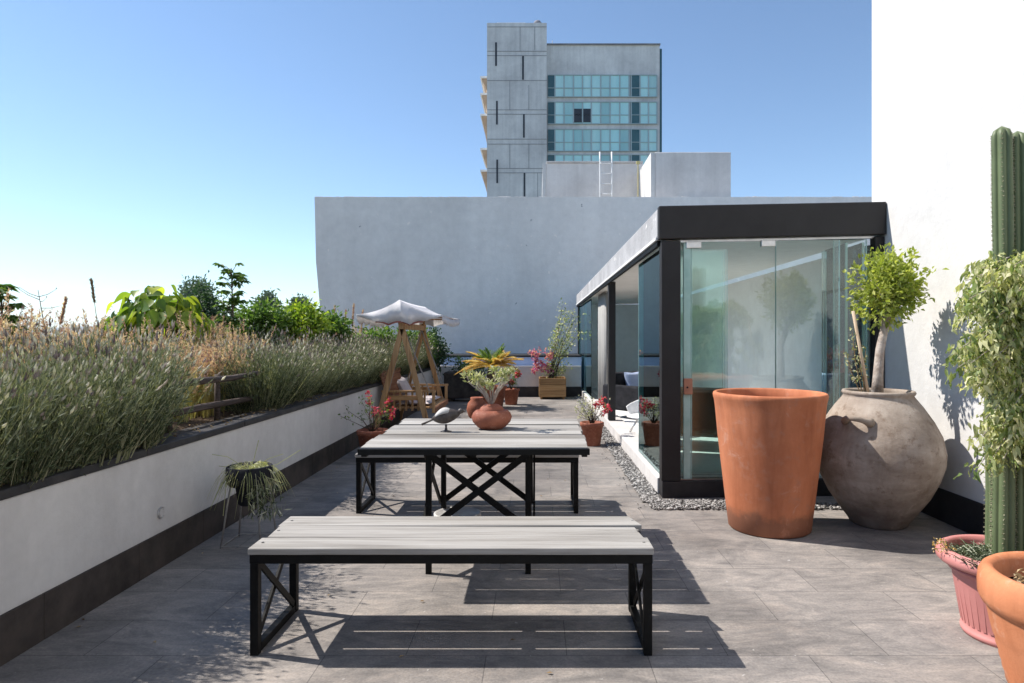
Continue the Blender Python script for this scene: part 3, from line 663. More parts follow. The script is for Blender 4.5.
for x in (-bx,bx):
    for y in (by0,by1):
        b=MB(); b.box(x-.016,x+.016,y-.016,y+.016,0,TH-.032); b.build('leg',M['steel'],tb,bevel=.002)
for (p,q,off) in (((-bx,by0),(bx,by0),-.02),((-bx,by1),(bx,by1),.02)):
    b=MB(); b.bar((p[0],p[1]+off,.685),(q[0],q[1]+off,.26),.036,.012,up=(0,1,0)); b.bar((p[0],p[1]+off*1.7,.26),(q[0],q[1]+off*1.7,.685),.036,.012,up=(0,1,0)); b.build('cross_brace',M['steel'],tb)
for x in (-bx,bx):
    s=1 if x>0 else -1
    b=MB(); b.bar((x+.02*s,by0,.685),(x+.02*s,by1,.26),.012,.036); b.bar((x+.034*s,by0,.26),(x+.034*s,by1,.685),.012,.036); b.build('cross_brace',M['steel'],tb)

# ------------------------------------------------------------------ POTS
def potprof(pts): return pts
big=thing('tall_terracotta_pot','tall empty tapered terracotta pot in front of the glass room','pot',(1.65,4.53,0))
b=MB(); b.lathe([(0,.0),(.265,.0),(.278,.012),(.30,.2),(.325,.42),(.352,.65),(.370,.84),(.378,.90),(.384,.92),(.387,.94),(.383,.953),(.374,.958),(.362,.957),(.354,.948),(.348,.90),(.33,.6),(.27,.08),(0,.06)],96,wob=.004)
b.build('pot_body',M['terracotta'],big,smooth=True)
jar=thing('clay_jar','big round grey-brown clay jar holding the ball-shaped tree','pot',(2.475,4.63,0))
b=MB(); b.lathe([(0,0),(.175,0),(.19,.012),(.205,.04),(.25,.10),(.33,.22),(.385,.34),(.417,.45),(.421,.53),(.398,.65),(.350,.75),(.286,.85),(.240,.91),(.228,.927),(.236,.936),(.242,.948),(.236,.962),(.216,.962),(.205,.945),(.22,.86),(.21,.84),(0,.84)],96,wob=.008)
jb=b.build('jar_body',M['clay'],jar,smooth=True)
def handle(aa,loc=None):
    b=MB(); P=[]
    for i in range(13):
        a=math.pi*i/12; ang=math.radians(aa)+ (i/12-.5)*.5
        r=.35+.085*math.sin(a)-.02*abs(i/12-.5); P.append((r*math.cos(ang),r*math.sin(ang),.76+.05*(i<3)*(0)+.035*math.sin(a)))
    b.tube(P,[.03,.024,.02,.019,.019,.019,.019,.019,.019,.019,.02,.026,.034],10); b.build('jar_handle',M['clay'],jar,smooth=True)
handle(-140); handle(40)
b=MB(); b.lathe([(0,.865),(.1,.875),(.16,.87),(.219,.86)],32,wob=.02); b.build('soil',M['soil'],jar,smooth=True)

pp=thing('pink_pot','dusty pink ribbed plastic pot holding the tall cactus','pot',(2.12,2.88,0))
b=MB(); b.lathe([(0,0),(.172,0),(.178,.012),(.178,.026),(.170,.03),(.176,.06),(.212,.27),(.216,.285),(.228,.288),(.230,.298),(.222,.302),(.224,.315),(.262,.318),(.274,.33),(.276,.352),(.268,.37),(.25,.38),(.232,.375),(.226,.355),(.225,.33),(0,.33)],96)
o=b.build('pot_body',M['pink_pot'],pp,smooth=True)
b=MB()
for k in range(40):
    a=2*math.pi*k/40; b.bar((.1755*math.cos(a),.1755*math.sin(a),.05),(.2095*math.cos(a),.2095*math.sin(a),.265),.014,.002,up=(math.cos(a),math.sin(a),0))
b.build('pot_ribs',M['pink_pot'],pp)
b=MB(); b.lathe([(0,.352),(.15,.35),(.222,.342)],32,wob=.02); b.build('soil',M['soil'],pp,smooth=True)

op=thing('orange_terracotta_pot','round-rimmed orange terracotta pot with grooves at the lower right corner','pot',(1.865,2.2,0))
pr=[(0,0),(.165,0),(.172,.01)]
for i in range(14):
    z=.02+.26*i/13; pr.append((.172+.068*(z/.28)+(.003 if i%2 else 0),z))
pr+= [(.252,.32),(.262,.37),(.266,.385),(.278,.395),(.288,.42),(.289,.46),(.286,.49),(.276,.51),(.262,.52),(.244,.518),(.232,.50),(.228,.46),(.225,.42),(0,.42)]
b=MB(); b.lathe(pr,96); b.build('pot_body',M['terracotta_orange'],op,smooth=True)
b=MB(); b.lathe([(0,.45),(.1,.455),(.224,.44)],32,wob=.03); b.build('soil',M['soil'],op,smooth=True)
n=120; a=rng.random(n)*6.28; r=rng.random(n)**.5*.19
P=np.stack([r*np.cos(a),r*np.sin(a),.455+rng.random(n)*.02],1); D=rng.normal(0,1,(n,3)); D[:,2]=abs(D[:,2])*.4
b=MB(); b.leaves(P,D,rng.normal(0,1,(n,3))+[0,0,1.5],.035,.02); tag(b.build('dead_leaves',M['dry_leaf'],op))

sp=thing('shrub_pot','tall terracotta pot by the white wall behind the cactus','pot',(2.60,3.02,0))
b=MB(); b.lathe([(0,0),(.22,0),(.235,.02),(.26,.3),(.29,.6),(.31,.80),(.33,.82),(.338,.85),(.335,.88),(.31,.89),(.29,.88),(.285,.80),(0,.8)],64,wob=.004); b.build('pot_body',M['terracotta_orange'],sp,smooth=True)
b=MB(); b.lathe([(0,.83),(.284,.82)],24); b.build('soil',M['soil'],sp)

# cactus
ct=thing('column_cactus','tall twin-stemmed ribbed green cactus in the pink pot','cactus',(2.12,2.88,.352))
def cactus_col(x,y,top,r,ph):
    b=MB(); nseg=90; n=84; V=[]; R=[]
    for i in range(nseg+1):
        t=i/nseg; z=top*t; q=r*(1+.05*math.sin(z*3.1+ph)+.03*math.sin(z*9+ph)); e=(1-t)*top
        if e<r*1.3: q*=math.sqrt(max(0.0,1-(1-e/(r*1.3))**2))*.98+.02
        cx=x+.008*math.sin(z*1.7+ph); 
        for j in range(n):
            a=2*math.pi*j/n; rb=abs(math.cos(3*a+ph))**.6
            k=q*(.66+.38*rb); V.append((cx+k*math.cos(a),y+k*math.sin(a),z)); R.append(.25+.6*rb+.1*math.sin(z*40))
    Fa=[(i*n+j,i*n+(j+1)%n,(i+1)*n+(j+1)%n,(i+1)*n+j) for i in range(nseg) for j in range(n)]+[tuple(nseg*n+j for j in range(n))]
    b.add(V,Fa,0,np.array(R)*0+.2+.6*rng.random(len(R))**1.0*0+.35)
    st=b.build('stem',M['cactus'],ct,smooth=True)
    # areoles with spines on each rib crest
    P=[];D=[]
    for k in range(6):
        a=(k*math.pi-ph)/3
        z=.02
        while z<top-.03:
            q=r*1.035*(1+.05*math.sin(z*3.1+ph)+.03*math.sin(z*9+ph)); cx=x+.008*math.sin(z*1.7+ph)
            e=top-z
            if e<r*1.3: q*=math.sqrt(max(0,1-(1-e/(r*1.3))**2))
            for _ in range(3):
                P.append((cx+q*math.cos(a),y+q*math.sin(a),z)); aa=a+random.uniform(-1,1); D.append((math.cos(aa),math.sin(aa),random.uniform(-.6,.8)))
            z+=.021
    P=np.array(P);D=np.array(D); b=MB(); b.spindles(P,D,.009,.0013); b.build('spines',M['spine'],st)
cactus_col(-.036,-.02,1.935,.043,.3); cactus_col(.054,.0,1.92,.043,1.1); cactus_col(.01,.085,1.1,.043,2.0)

# small plants in pink pot
def tuft(name,label,cat,loc,n,rad,h,mat,group=None,w=.004,spread=.6):
    a=rng.random(n)*6.28; r=rng.random(n)**.5*rad; P=np.stack([r*np.cos(a),r*np.sin(a),0*a],1)
    b_=rng.random(n)*6.28; hh=h*rng.uniform(.4,1,n); k=4; t=np.linspace(0,1,k)
    path=P[:,None]+np.stack([np.cos(b_)[:,None]*(t**1.6)[None]*hh[:,None]*spread,np.sin(b_)[:,None]*(t**1.6)[None]*hh[:,None]*spread,hh[:,None]*t[None]*(1-.2*t[None])],2)
    m=MB(); m.ribbons(path,np.full(n,w)); o=m.build(name,mat,loc=loc); tag(o,label,cat,group); return o
tuft('ground_herb','low grey-green herb covering the soil of the pink pot','plant',(2.05,2.82,.35),900,.19,.05,M['leaf_lav'],w=.008,spread=1.2)
t=thing('yellow_flower','tiny yellow flowers on thin stems at the rim of the pink pot','flower',(1.89,2.92,.35))
b=MB(); P=[]
for i in range(9):
    a=random.uniform(2,4.6); l=random.uniform(.04,.1); e=(math.cos(a)*l*.8,math.sin(a)*l*.4,.03+random.uniform(.0,.05)); b.tube([(0,0,0),(e[0]*.6,e[1]*.6,e[2]),e],.0012,4); P.append(e)
b.build('stems',M['grass_green'],t)
P=np.array(P); PP=np.repeat(P,6,0)+rng.normal(0,.006,(54,3)); b=MB(); b.leaves(PP,rng.normal(0,1,(54,3)),rng.normal(0,1,(54,3)),.014,.010); b.build('petals',M['orange_frond'],t)

# ---- foliage crowns
def crown(mb,c,rad,ncl,per,L,W,cs=.09,mi=0,shell=.55,down=.2,up=.5,keep=None,bright=None):
    c=np.array(c,float); rad=np.array(rad,float)
    d=rng.normal(0,1,(ncl,3)); d/=np.linalg.norm(d,axis=1,keepdims=True); rr=(shell+(1-shell)*rng.random(ncl))*(1+rng.normal(0,.08,ncl))
    C=c+d*rad*rr[:,None]
    P=np.repeat(C,per,0)+rng.normal(0,cs,(ncl*per,3)); n=len(P)
    D=rng.normal(0,.8,(n,3))+np.repeat(d,per,0)*.9; D[:,2]-=down
    N=rng.normal(0,.6,(n,3)); N[:,2]+=up
    r=np.clip(np.repeat(rng.random(ncl),per)*.5+rng.random(n)*.5,0,1)
    l=L*rng.uniform(.6,1.2,n); mb.leaves(P,D,N,l,l*W/L,mi=mi,r=r); return C
# ball tree in the jar
tr=thing('ball_tree','small tree with round clipped bright green crown in the clay jar','tree',(2.475,4.66,.865))
def wp(px,py,Y,o): p=at(px,py,Y); return (p[0]-o.location.x,p[1]-o.location.y,p[2]-o.location.z)
b=MB(); P=[wp(877,400,4.66,tr),wp(878,375,4.66,tr),wp(880,350,4.64,tr),wp(884,330,4.66,tr),wp(888,312,4.66,tr),wp(890,290,4.66,tr)]
b.tube(P,[.045,.034,.030,.028,.030,.016],12)
cc=Vector(wp(888,295,4.66,tr))
for k in range(14):
    a=random.random()*6.28; e=random.uniform(.2,1.3); d=Vector((math.cos(a)*math.cos(e),math.sin(a)*math.cos(e),math.sin(e)))*.22
    s=Vector(P[4])+Vector((0,0,random.uniform(-.02,.08))); b.tube([s,s+d*.5+Vector((0,0,.03)),s+d+Vector((0,0,.05))],[.012,.007,.003],6)
b.build('trunk',M['bark'],tr,smooth=True)
b=MB(); cen=wp(888,290,4.66,tr)
crown(b,(cen[0],cen[1],cen[2]+.01),(.185,.185,.225),150,20,.046,.025,cs=.034,shell=.3,down=0)
crown(b,(cen[0]-.02,cen[1],cen[2]+.03),(.235,.235,.28),60,10,.046,.025,cs=.026,shell=.85,down=-.1)
b.build('crown',M['leaf_topiary'],tr)
b=MB(); p0=at(868,392,4.5); p1=at(853,311,4.5); b.tube([p0,p1],[.011,.011],8)
tag(b.build('wooden_stake',M['stake'],smooth=True),'thin pale wooden stake leaning in the clay jar','stake')
t=thing('straggly_weed','straggly thin plant with few leaves at the left rim of the clay jar','plant',(2.38,4.52,.865))
b=MB(); lf=[]
for k,(a_,b_) in enumerate((((862,392),(852,330)),((860,392),(846,352)),((866,392),(858,345)),((864,392),(866,350)))):
    pa=wp(*a_,4.52,t); pb=wp(*b_,4.52,t); m=((pa[0]+pb[0])/2-.012,(pa[1]+pb[1])/2,(pa[2]+pb[2])/2); b.tube([pa,m,pb],[.004,.003,.0015],5)
    for q in np.linspace(.25,1,9): lf.append([pa[i]+(pb[i]-pa[i])*q for i in range(3)])
b.build('stems',M['dry_leaf'],t)
lf=np.array(lf); n=len(lf)*3; P=np.repeat(lf,3,0)+rng.normal(0,.012,(n,3)); b=MB(); b.leaves(P,rng.normal(0,1,(n,3)),rng.normal(0,1,(n,3)),.032,.014); b.build('leaves',M['leaf_pale'],t)

# variegated shrub
vs=thing('variegated_shrub','large bushy shrub with curly cream and green leaves in the tall pot','shrub',(2.60,3.02,.83))
b=MB(); tips=[]
for k in range(200):
    px=random.uniform(955,1075); 
    lo=262+max(0,(985-px))*.55; hi=390 if px<972 else 470
    py=random.uniform(lo,hi)
    if px<975 and 300<py<345 and random.random()<.75: continue
    if px<985 and py>425 and random.random()<.8: continue
    yy=random.uniform(2.60,3.0)
    tips.append(wp(px,py,yy,vs))
for _ in range(60):
    a=random.random()*6.28; r=random.uniform(0,.42); tips.append((min(r*math.cos(a),.33),r*math.sin(a),random.uniform(.1,.95)))
C=[]
for tp in tips:
    tp=Vector(tp); m=Vector((tp.x*.35,tp.y*.35,max(tp.z*.75+.18,.25)))
    m2=m.lerp(tp,.6)+Vector((0,0,.07))
    b.tube([(random.uniform(-.08,.08),random.uniform(-.08,.08),0),m,m2,tp],[.008,.005,.003,.0015],5)
    for q in (0,.2,.4,.6,.8,1.0):
        C.append(m2.lerp(tp,q)); 
    for q in (.5,.8): C.append(m.lerp(m2,q))
b.build('branches',M['bark'],vs,smooth=True)
C=np.array(C); per=12; n=len(C)*per; P=np.repeat(C,per,0)+rng.normal(0,.021,(n,3))
D=rng.normal(0,.7,(n,3)); D[:,2]-=.75; N=rng.normal(0,.8,(n,3)); N[:,2]+=.3
P[:,0]=np.minimum(P[:,0],XR-2.60-.04)
b=MB(); l=.033*rng.uniform(.6,1.25,n); r=np.clip(np.repeat(rng.random(len(C)),per)*.45+rng.random(n)*.55,0,1)
b.bigleaves(P,D,N,l,l*.46,.5,k=4,r=r,wave=.3); b.build('foliage',M['leaf_vari'],vs,smooth=True)

# ------------------------------------------------------------------ wire stand with spider plant
st=thing('wire_plant_stand','thin grey wire plant stand on the shaded floor by the planter wall','plant stand',(-1.88,4.2,0))
ring=[(.115*math.cos(2*math.pi*i/24),.115*math.sin(2*math.pi*i/24),.42) for i in range(25)]
ringb=[(.165*math.cos(2*math.pi*i/24),.165*math.sin(2*math.pi*i/24),.10) for i in range(25)]
b=MB(); b.tube(ring,.0045,6); b.build('top_ring',M['wire'],st,smooth=True)
b=MB()
for k in range(4):
    a=math.pi/4+k*math.pi/2; a2=a+math.pi/2; b.tube([(.18*math.cos(a),.18*math.sin(a),.012),(.18*math.cos(a2),.18*math.sin(a2),.012)],.004,6)
b.build('base_ring',M['wire'],st)
for k in range(4):
    a=math.pi/4+k*math.pi/2; b=MB(); b.tube([(.115*math.cos(a),.115*math.sin(a),.42),(.18*math.cos(a),.18*math.sin(a),.0)],.0055,6); b.build('leg',M['wire'],st,smooth=True)
bw=thing('black_bowl_pot','round black pot held in the wire plant stand','pot',(-1.88,4.2,.25))
b=MB(); b.lathe([(0,0),(.06,0),(.07,.01),(.085,.12),(.12,.13),(.138,.15),(.143,.20),(.14,.25),(.132,.255),(.125,.22),(0,.22)],40); b.build('pot_body',M['dark_fabric'],bw,smooth=True)
t=thing('spider_plant','spider plant with long thin arching runners in the black pot','plant',(-1.88,4.2,.47))
def arch(n,r0,hmin,hmax,fall,wid,mb,mi=0,k=7):
    a=rng.random(n)*6.28; P=np.stack([np.cos(a),np.sin(a),0*a],1)*(rng.random(n)[:,None]*r0); a=a+rng.normal(0,.4,n)
    L=rng.uniform(hmin,hmax,n); t=np.linspace(0,1,k); e=rng.uniform(.4,1.3,n)
    X=np.cos(a)[:,None]*np.cos(e)[:,None]*t*L[:,None]; Y=np.sin(a)[:,None]*np.cos(e)[:,None]*t*L[:,None]
    Z=np.sin(e)[:,None]*t*L[:,None]-fall*(t**2.2)*L[:,None]
    path=P[:,None]+np.stack([X,Y,Z],2); mb.ribbons(path,np.full(n,wid),mi=mi); return path
b=MB(); arch(260,.09,.12,.28,1.3,.006,b); b.build('leaves',M['leaf_pale'],t)
b=MB()
pr_=[[(0,0,0),(-.12,-.05,.10),(-.22,-.05,.115)],[(0,0,0),(-.1,0,.02),(-.2,.0,.03)],[(0,0,0),(.03,0,.08),(.06,0,.20)],[(0,-.02,0),(.1,-.05,-.02),(.24,-.08,-.06)],[(0,-.05,.02),(-.08,-.15,-.05),(-.09,-.17,-.25)],[(0,0,0),(.13,0,.08),(.20,.05,.10)],[(.05,-.02,0),(.14,-.08,-.02),(.16,-.1,-.12)],[(0,0,0),(.16,.05,.03),(.30,.1,.12)]]
for p in pr_: b.tube(p,.0022,5)
b.build('runners',M['leaf_pale'],t)
n=200; P=np.stack([rng.normal(.14,.045,n),rng.normal(-.08,.05,n),-.06-rng.random(n)*.2],1); D=rng.normal(0,.5,(n,3)); D[:,2]-=.8
b=MB(); b.leaves(P,D,rng.normal(0,1,(n,3)),.06,.008); b.build('hanging_leaves',M['leaf_lav'],t)
# wall lamp
wl=thing('wall_lamp','small round recessed lamp in the white planter wall','lamp',(XL+.001,3.74,.32))
b=MB(); b.tube([(0,0,0),(.008,0,0)],.034,24); b.build('lamp_ring',M['metal'],wl,smooth=False,bevel=.002)
b=MB(); b.tube([(.0082,0,0),(.011,0,0)],.024,24); b.build('lamp_glass',M['curb'],wl)
# socket/bowl under table
bl=thing('pale_bowl_pot','shallow whitewashed terracotta bowl on the floor under the table','pot',(-.505,4.12,0))
b=MB(); b.lathe([(0,0),(.10,0),(.112,.01),(.135,.10),(.15,.19),(.152,.215),(.142,.22),(.134,.21)],48); b.build('bowl_outside',M['greystone'],bl,smooth=True)
b=MB(); b.lathe([(.1335,.2095),(.12,.12),(.09,.05),(0,.04)],48); b.build('bowl_inside',M['terracotta'],bl,smooth=True)

# ------------------------------------------------------------------ on the table
bo=thing('terracotta_bowl','round terracotta bowl planter on the table','pot',(-.285,4.10,TH+.001))
b=MB(); b.lathe([(0,0),(.07,0),(.09,.012),(.120,.045),(.128,.075),(.118,.10),(.10,.117),(.092,.12),(.085,.113),(0,.10)],48,wob=.02); b.build('bowl_body',M['terracotta_dark'],bo,smooth=True)
b=MB(); b.lathe([(0,.16),(.04,.155),(.068,.135),(.083,.105),(.08,.1),(0,.1)],24,wob=.05); b.build('root_mound',M['terracotta_dark'],bo,smooth=True)
t=thing('branching_succulent','pale branching succulent growing from the terracotta bowl','plant',(-.285,4.10,TH+.15))
b=MB(); tp=[]
for k in range(14):
    a=random.random()*6.28; r=random.uniform(.03,.14); e=Vector((r*math.cos(a)*1.1-.01,r*math.sin(a),random.uniform(.11,.22)))
    b.tube([(0,0,-.01),(e.x*.35,e.y*.35,e.z*.4),(e.x*.9,e.y*.9,e.z*.75),e],[.008,.005,.004,.003],6); tp.append(e)
b.build('branches',M['bark'],t,smooth=True)
C=np.array([tuple(v) for v in tp]); n=len(C)*38; P=np.repeat(C,38,0)+rng.normal(0,.013,(n,3)); D=rng.normal(0,1,(n,3)); D[:,2]+=.5
b=MB(); b.leaves(P,D,rng.normal(0,1,(n,3)),.034,.013); b.build('leaves',M['leaf_pale'],t)
bd=thing('bird_figure','small dark bird figure with grey back and long thin tail on the table','figurine',(-.555,3.95,TH+.001))
b=MB(); b.lathe([(0,0),(.035,0),(.035,.004),(.01,.010),(.006,.03),(.008,.045),(0,.05)],20); b.build('foot',M['bronze'],bd,smooth=True)
b=MB(); V=[];nu,nv=14,20
for j in range(nv+1):
    t_=j/nv; x=-.085+.17*t_; r=.042*math.sin(math.pi*min(1,max(.0,t_*.96+.02)))**.7
    for i in range(nu):
        a=2*math.pi*i/nu; V.append((x,r*.8*math.cos(a),.082+.03*t_+r*math.sin(a)*1.1))
b.add(V,[(j*nu+i,j*nu+(i+1)%nu,(j+1)*nu+(i+1)%nu,(j+1)*nu+i) for j in range(nv) for i in range(nu)]); b.build('body',M['bronze'],bd,smooth=True)
b=MB(); V=[]
for j in range(nv+1):
    t_=j/nv; x=-.075+.12*t_; r=.046*math.sin(math.pi*min(1,t_*.94+.03))**.7
    for i in range(9):
        a=math.pi*(.1+.8*i/8); V.append((x,r*.85*math.cos(a),.084+.03*t_+r*math.sin(a)*1.1))
b.add(V,[(j*9+i,j*9+i+1,(j+1)*9+i+1,(j+1)*9+i) for j in range(nv) for i in range(8)]); o=b.build('wing_cover',M['greystone'],bd,smooth=True); s_=o.modifiers.new('S','SOLIDIFY'); s_.thickness=.003
b=MB(); b.tube([(-.07,0,.085),(-.10,0,.068),(-.15,0,.045)],[.010,.006,.007],8); b.build('tail',M['bronze'],bd,smooth=True)
b=MB(); b.lathe([(0,-.018),(.014,-.012),(.018,0),(.014,.012),(0,.018)],14,(.09,0,.128)); b.tube([(.10,0,.128),(.122,0,.124)],[.006,.001],8); b.build('head',M['bronze'],bd,smooth=True)

# ------------------------------------------------------------------ flowering pots
def pot(name,label,loc,r,h,mat,rim=.02):
    t=thing(name,label,'pot',loc)
    b=MB(); b.lathe([(0,0),(r*.66,0),(r*.7,.01),(r*.92,h-.05),(r,h-.048),(r,h-.005),(r*.97,h),(r*.88,h),(r*.86,h-.04),(0,h-.05)],36); b.build('pot_body',mat,t,smooth=True)
    b=MB(); b.lathe([(0,h-.03),(r*.86,h-.036)],20); b.build('soil',M['soil'],t); return t
def flowering(name,label,cat,loc,tips,petal,leafm,nleaf=14,nflow=None,ls=.035,fs=.03,flower_idx=None,stem=.006,bark='bark_dark'):
    t=thing(name,label,cat,loc); b=MB(); 
    for k,e in enumerate(tips):
        e=Vector(e); b.tube([(random.uniform(-.02,.02),random.uniform(-.02,.02),0),(e.x*.4+random.uniform(-.03,.03),e.y*.4,e.z*.5),e],[stem,stem*.6,stem*.3],6)
    b.build('stems',M[bark],t,smooth=True)
    C=[];Fl=[]
    for k,e in enumerate(tips):
        e=Vector(e)
        for q in (.45,.6,.75,.9,1): C.append(tuple(Vector((e.x*.4,e.y*.4,e.z*.5)).lerp(e,q)))
        if flower_idx is None or k in flower_idx: Fl.append(tuple(e)); Fl.append(tuple(e*.93))
    C=np.array(C); n=len(C)*nleaf; P=np.repeat(C,nleaf,0)+rng.normal(0,.022,(n,3)); b=MB(); l=ls*rng.uniform(.6,1.2,n)
    b.leaves(P,rng.normal(0,1,(n,3))+[0,0,.3],rng.normal(0,.7,(n,3))+[0,0,.6],l,l*.42); b.build('leaves',leafm,t)
    for q in Fl:
        n=10; P=np.array(q)+rng.normal(0,.016,(n,3)); b=MB(); b.leaves(P,rng.normal(0,1,(n,3))+[0,-.2,.4],rng.normal(0,1,(n,3)),fs,fs*.8); b.build('flower',petal,t)
    return t
pot('flower_pot','dark terracotta pot of the red-flowered shrub left of the table',(-1.80,7.05,0),.17,.33,M['terracotta_dark'])
tips=[wp(px,py,7.05,type('o',(),{'location':Vector((-1.80,7.05,.30))})()) for px,py in ((342,415),(350,408),(358,400),(364,394),(368,402),(374,398),(380,408),(386,402),(392,411),(384,416),(377,413),(362,412),(355,418),(370,416),(390,418))]
tips=[(x,random.uniform(-.2,.2),z) for x,_,z in tips]
flowering('red_flowered_shrub','open shrub with red flowers and bare arching twigs before the swing seat','shrub',(-1.80,7.05,.30),tips,M['pink'],M['leaf_green'],nleaf=3,flower_idx=(3,4,6,7,8,10,13,14),fs=.030)
pot('flower_pot','small reddish terracotta pot right of the table by the gravel',(.70,8.0,0),.15,.29,M['terracotta_dark'])
tips=[wp(px,py,8.0,type('o',(),{'location':Vector((.70,8.0,.27))})()) for px,py in ((576,408),(580,402),(584,396),(578,415),(588,404),(592,398),(596,404),(600,402),(604,400),(607,406),(604,410),(586,412),(590,414),(582,410),(593,408))]
tips=[(x,random.uniform(-.15,.15),z) for x,_,z in tips]
flowering('pink_flowered_plant','airy grey-leaved plant with bright pink flowers in the pot by the gravel','plant',(.70,8.0,.27),tips,M['pink'],M['leaf_pale'],nleaf=4,flower_idx=(6,7,8,9,10),fs=.042,ls=.036)

# cycad
pot('cycad_pot','terracotta pot of the yellowing palm near the low rear wall',(-.83,12.3,0),.27,.42,M['terracotta_dark'])
cy=thing('cycad_palm','sago palm with green centre and yellow dried outer fronds','palm',(-.83,12.3,.50))
b=MB(); b.tube([(0,0,0),(0,0,.12),(0,0,.30)],[.10,.12,.09],14); b.build('trunk',M['bark_dark'],cy,smooth=True)
def frond(mb,a,e0,L,fall,n=20,ll=.13,mi=0):
    t=np.linspace(0,1,n); X=np.cos(a)*np.cos(e0)*t*L; Y=np.sin(a)*np.cos(e0)*t*L; Z=.3+np.sin(e0)*t*L-fall*t**2*L
    P=np.stack([X,Y,Z],1); T=np.gradient(P,axis=0); T/=np.linalg.norm(T,axis=1,keepdims=True)
    side=np.cross(T,[0,0,1.]); side/=np.linalg.norm(side,axis=1,keepdims=True)+1e-9
    mb.tube(P.tolist(),[.008]*n,4,mi=mi,cap=False)
    for s in (-1,1):
        D=side*s+T*.7+np.array([0,0,.25]); m=np.sin(np.pi*(t*.9+.08))*ll
        mb.leaves(P,D,np.tile([0,0,1.],(n,1)),m+.01,.016,mi=mi)
b=MB()
for k in range(18): frond(b,random.random()*6.28,random.uniform(.6,1.25),random.uniform(.42,.6),.2)
b.build('green_fronds',M['leaf_green'],cy)
b=MB()
for k in range(38): frond(b,random.random()*6.28,random.uniform(.05,.75),random.uniform(.5,.78),random.uniform(.1,.5),24,.15)
b.build('dried_fronds',M['orange_frond'],cy)
pot('flower_pot','dark pot of the magenta flowers beside the sago palm',(-.50,12.9,0),.17,.32,M['terracotta_dark'])
flowering('magenta_flowers','small plant with magenta flowers beside the sago palm','plant',(-.50,12.9,.3),[(random.uniform(-.15,.15),random.uniform(-.15,.15),random.uniform(.1,.35)) for _ in range(12)],M['pink'],M['leaf_green'],flower_idx=(0,1,2,3,4),fs=.06)
# amphora in front of cycad
b=MB(); b.lathe([(0,0),(.10,0),(.14,.05),(.17,.16),(.15,.26),(.10,.32),(.11,.35),(.10,.36),(.08,.33),(.06,.2),(0,.2)],32)
tag(b.build('terracotta_urn',M['terracotta_dark'],smooth=True,loc=(-.98,10.6,0)),'squat terracotta urn on the floor in front of the sago palm','urn')
# dark stone planters left of cycad
dk=thing('stone_trough','dark stone trough at the far left end of the terrace','planter',(-1.52,13.7,0))
b=MB(); b.box(-.42,.42,-.25,.25,.06,.62); b.build('trough_body',M['dark_stone'],dk,bevel=.03)
for s in (-1,1):
    b=MB(); b.box(s*.3-.06,s*.3+.06,-.2,.2,0,.058); b.build('foot',M['dark_stone'],dk)
b=MB(); crown(b,(-1.5,13.7,.72),(.42,.25,.16),60,20,.07,.03,cs=.05,shell=.3); tag(b.build('trailing_plant',M['leaf_dark']),'low dark green plant filling the stone trough','plant')
# wooden planter box + bush
wb=thing('wooden_planter_box','square slatted wooden planter box at the rear wall','planter',(.36,14.25,0))
hw_=.295
for s,nm in ((-1,'front'),(1,'back')):
    for k in range(3):
        b=MB(); z=.05+k*.14; b.box(-hw_,hw_,s*.27-.012,s*.27+.012,z,z+.132); b.build('board',M['oak_x'],wb,bevel=.004)
for s in (-1,1):
    for k in range(3):
        b=MB(); z=.05+k*.14; b.box(s*.283-.012,s*.283+.012,-.256,.256,z,z+.132); b.build('board',M['oak_x'],wb,bevel=.004)
b=MB()
for sx in (-1,1):
    for sy in (-1,1): b.box(sx*.245-.022,sx*.245+.022,sy*.23-.022,sy*.23+.022,0,.46)
b.build('corner_posts',M['oak_x'],wb)
b=MB(); b.box(-.265,.265,-.25,.25,.38,.42); b.build('soil',M['soil'],wb)
bb=thing('bougainvillea','tall loose bougainvillea bush with pink flowers in the wooden box','shrub',(.36,14.25,.42))
b=MB(); C=[]
oo=type('o',(),{'location':Vector((.36,14.25,.42))})()
tipsg=[(560,372),(552,366),(566,366),(548,360),(556,352),(566,352),(562,340),(572,330),(560,322),(566,314),(576,318),(582,330),(556,330),(570,345),(574,312),(552,340),(563,305),(544,368)]
for px,py in tipsg:
    e=Vector(wp(px,py,14.25,oo)); e.y=random.uniform(-.2,.2); m=Vector((e.x*.4,e.y*.4,e.z*.55)); b.tube([(random.uniform(-.08,.08),0,0),m,e],[.012,.008,.003],6)
    for q in (.1,.3,.5,.7,.85,1): C.append(tuple(m.lerp(e,q)))
b.build('stems',M['bark_dark'],bb,smooth=True)
C=np.array(C); n=len(C)*12; P=np.repeat(C,12,0)+rng.normal(0,.055,(n,3)); l=.06*rng.uniform(.6,1.2,n)
b=MB(); b.leaves(P,rng.normal(0,1,(n,3)),rng.normal(0,.7,(n,3))+[0,0,.7],l,l*.5); b.build('leaves',M['leaf_vari'],bb)
FC=np.array([wp(random.uniform(534,552),random.uniform(350,372),14.2,oo) for _ in range(24)]+[wp(random.uniform(532,538),random.uniform(350,356),14.2,oo) for _ in range(4)]); 
for c in FC:
    P=c+rng.normal(0,.035,(13,3)); b=MB(); b.leaves(P,rng.normal(0,1,(13,3)),rng.normal(0,1,(13,3)),.06,.05); b.build('flower',M['magenta'],bb)

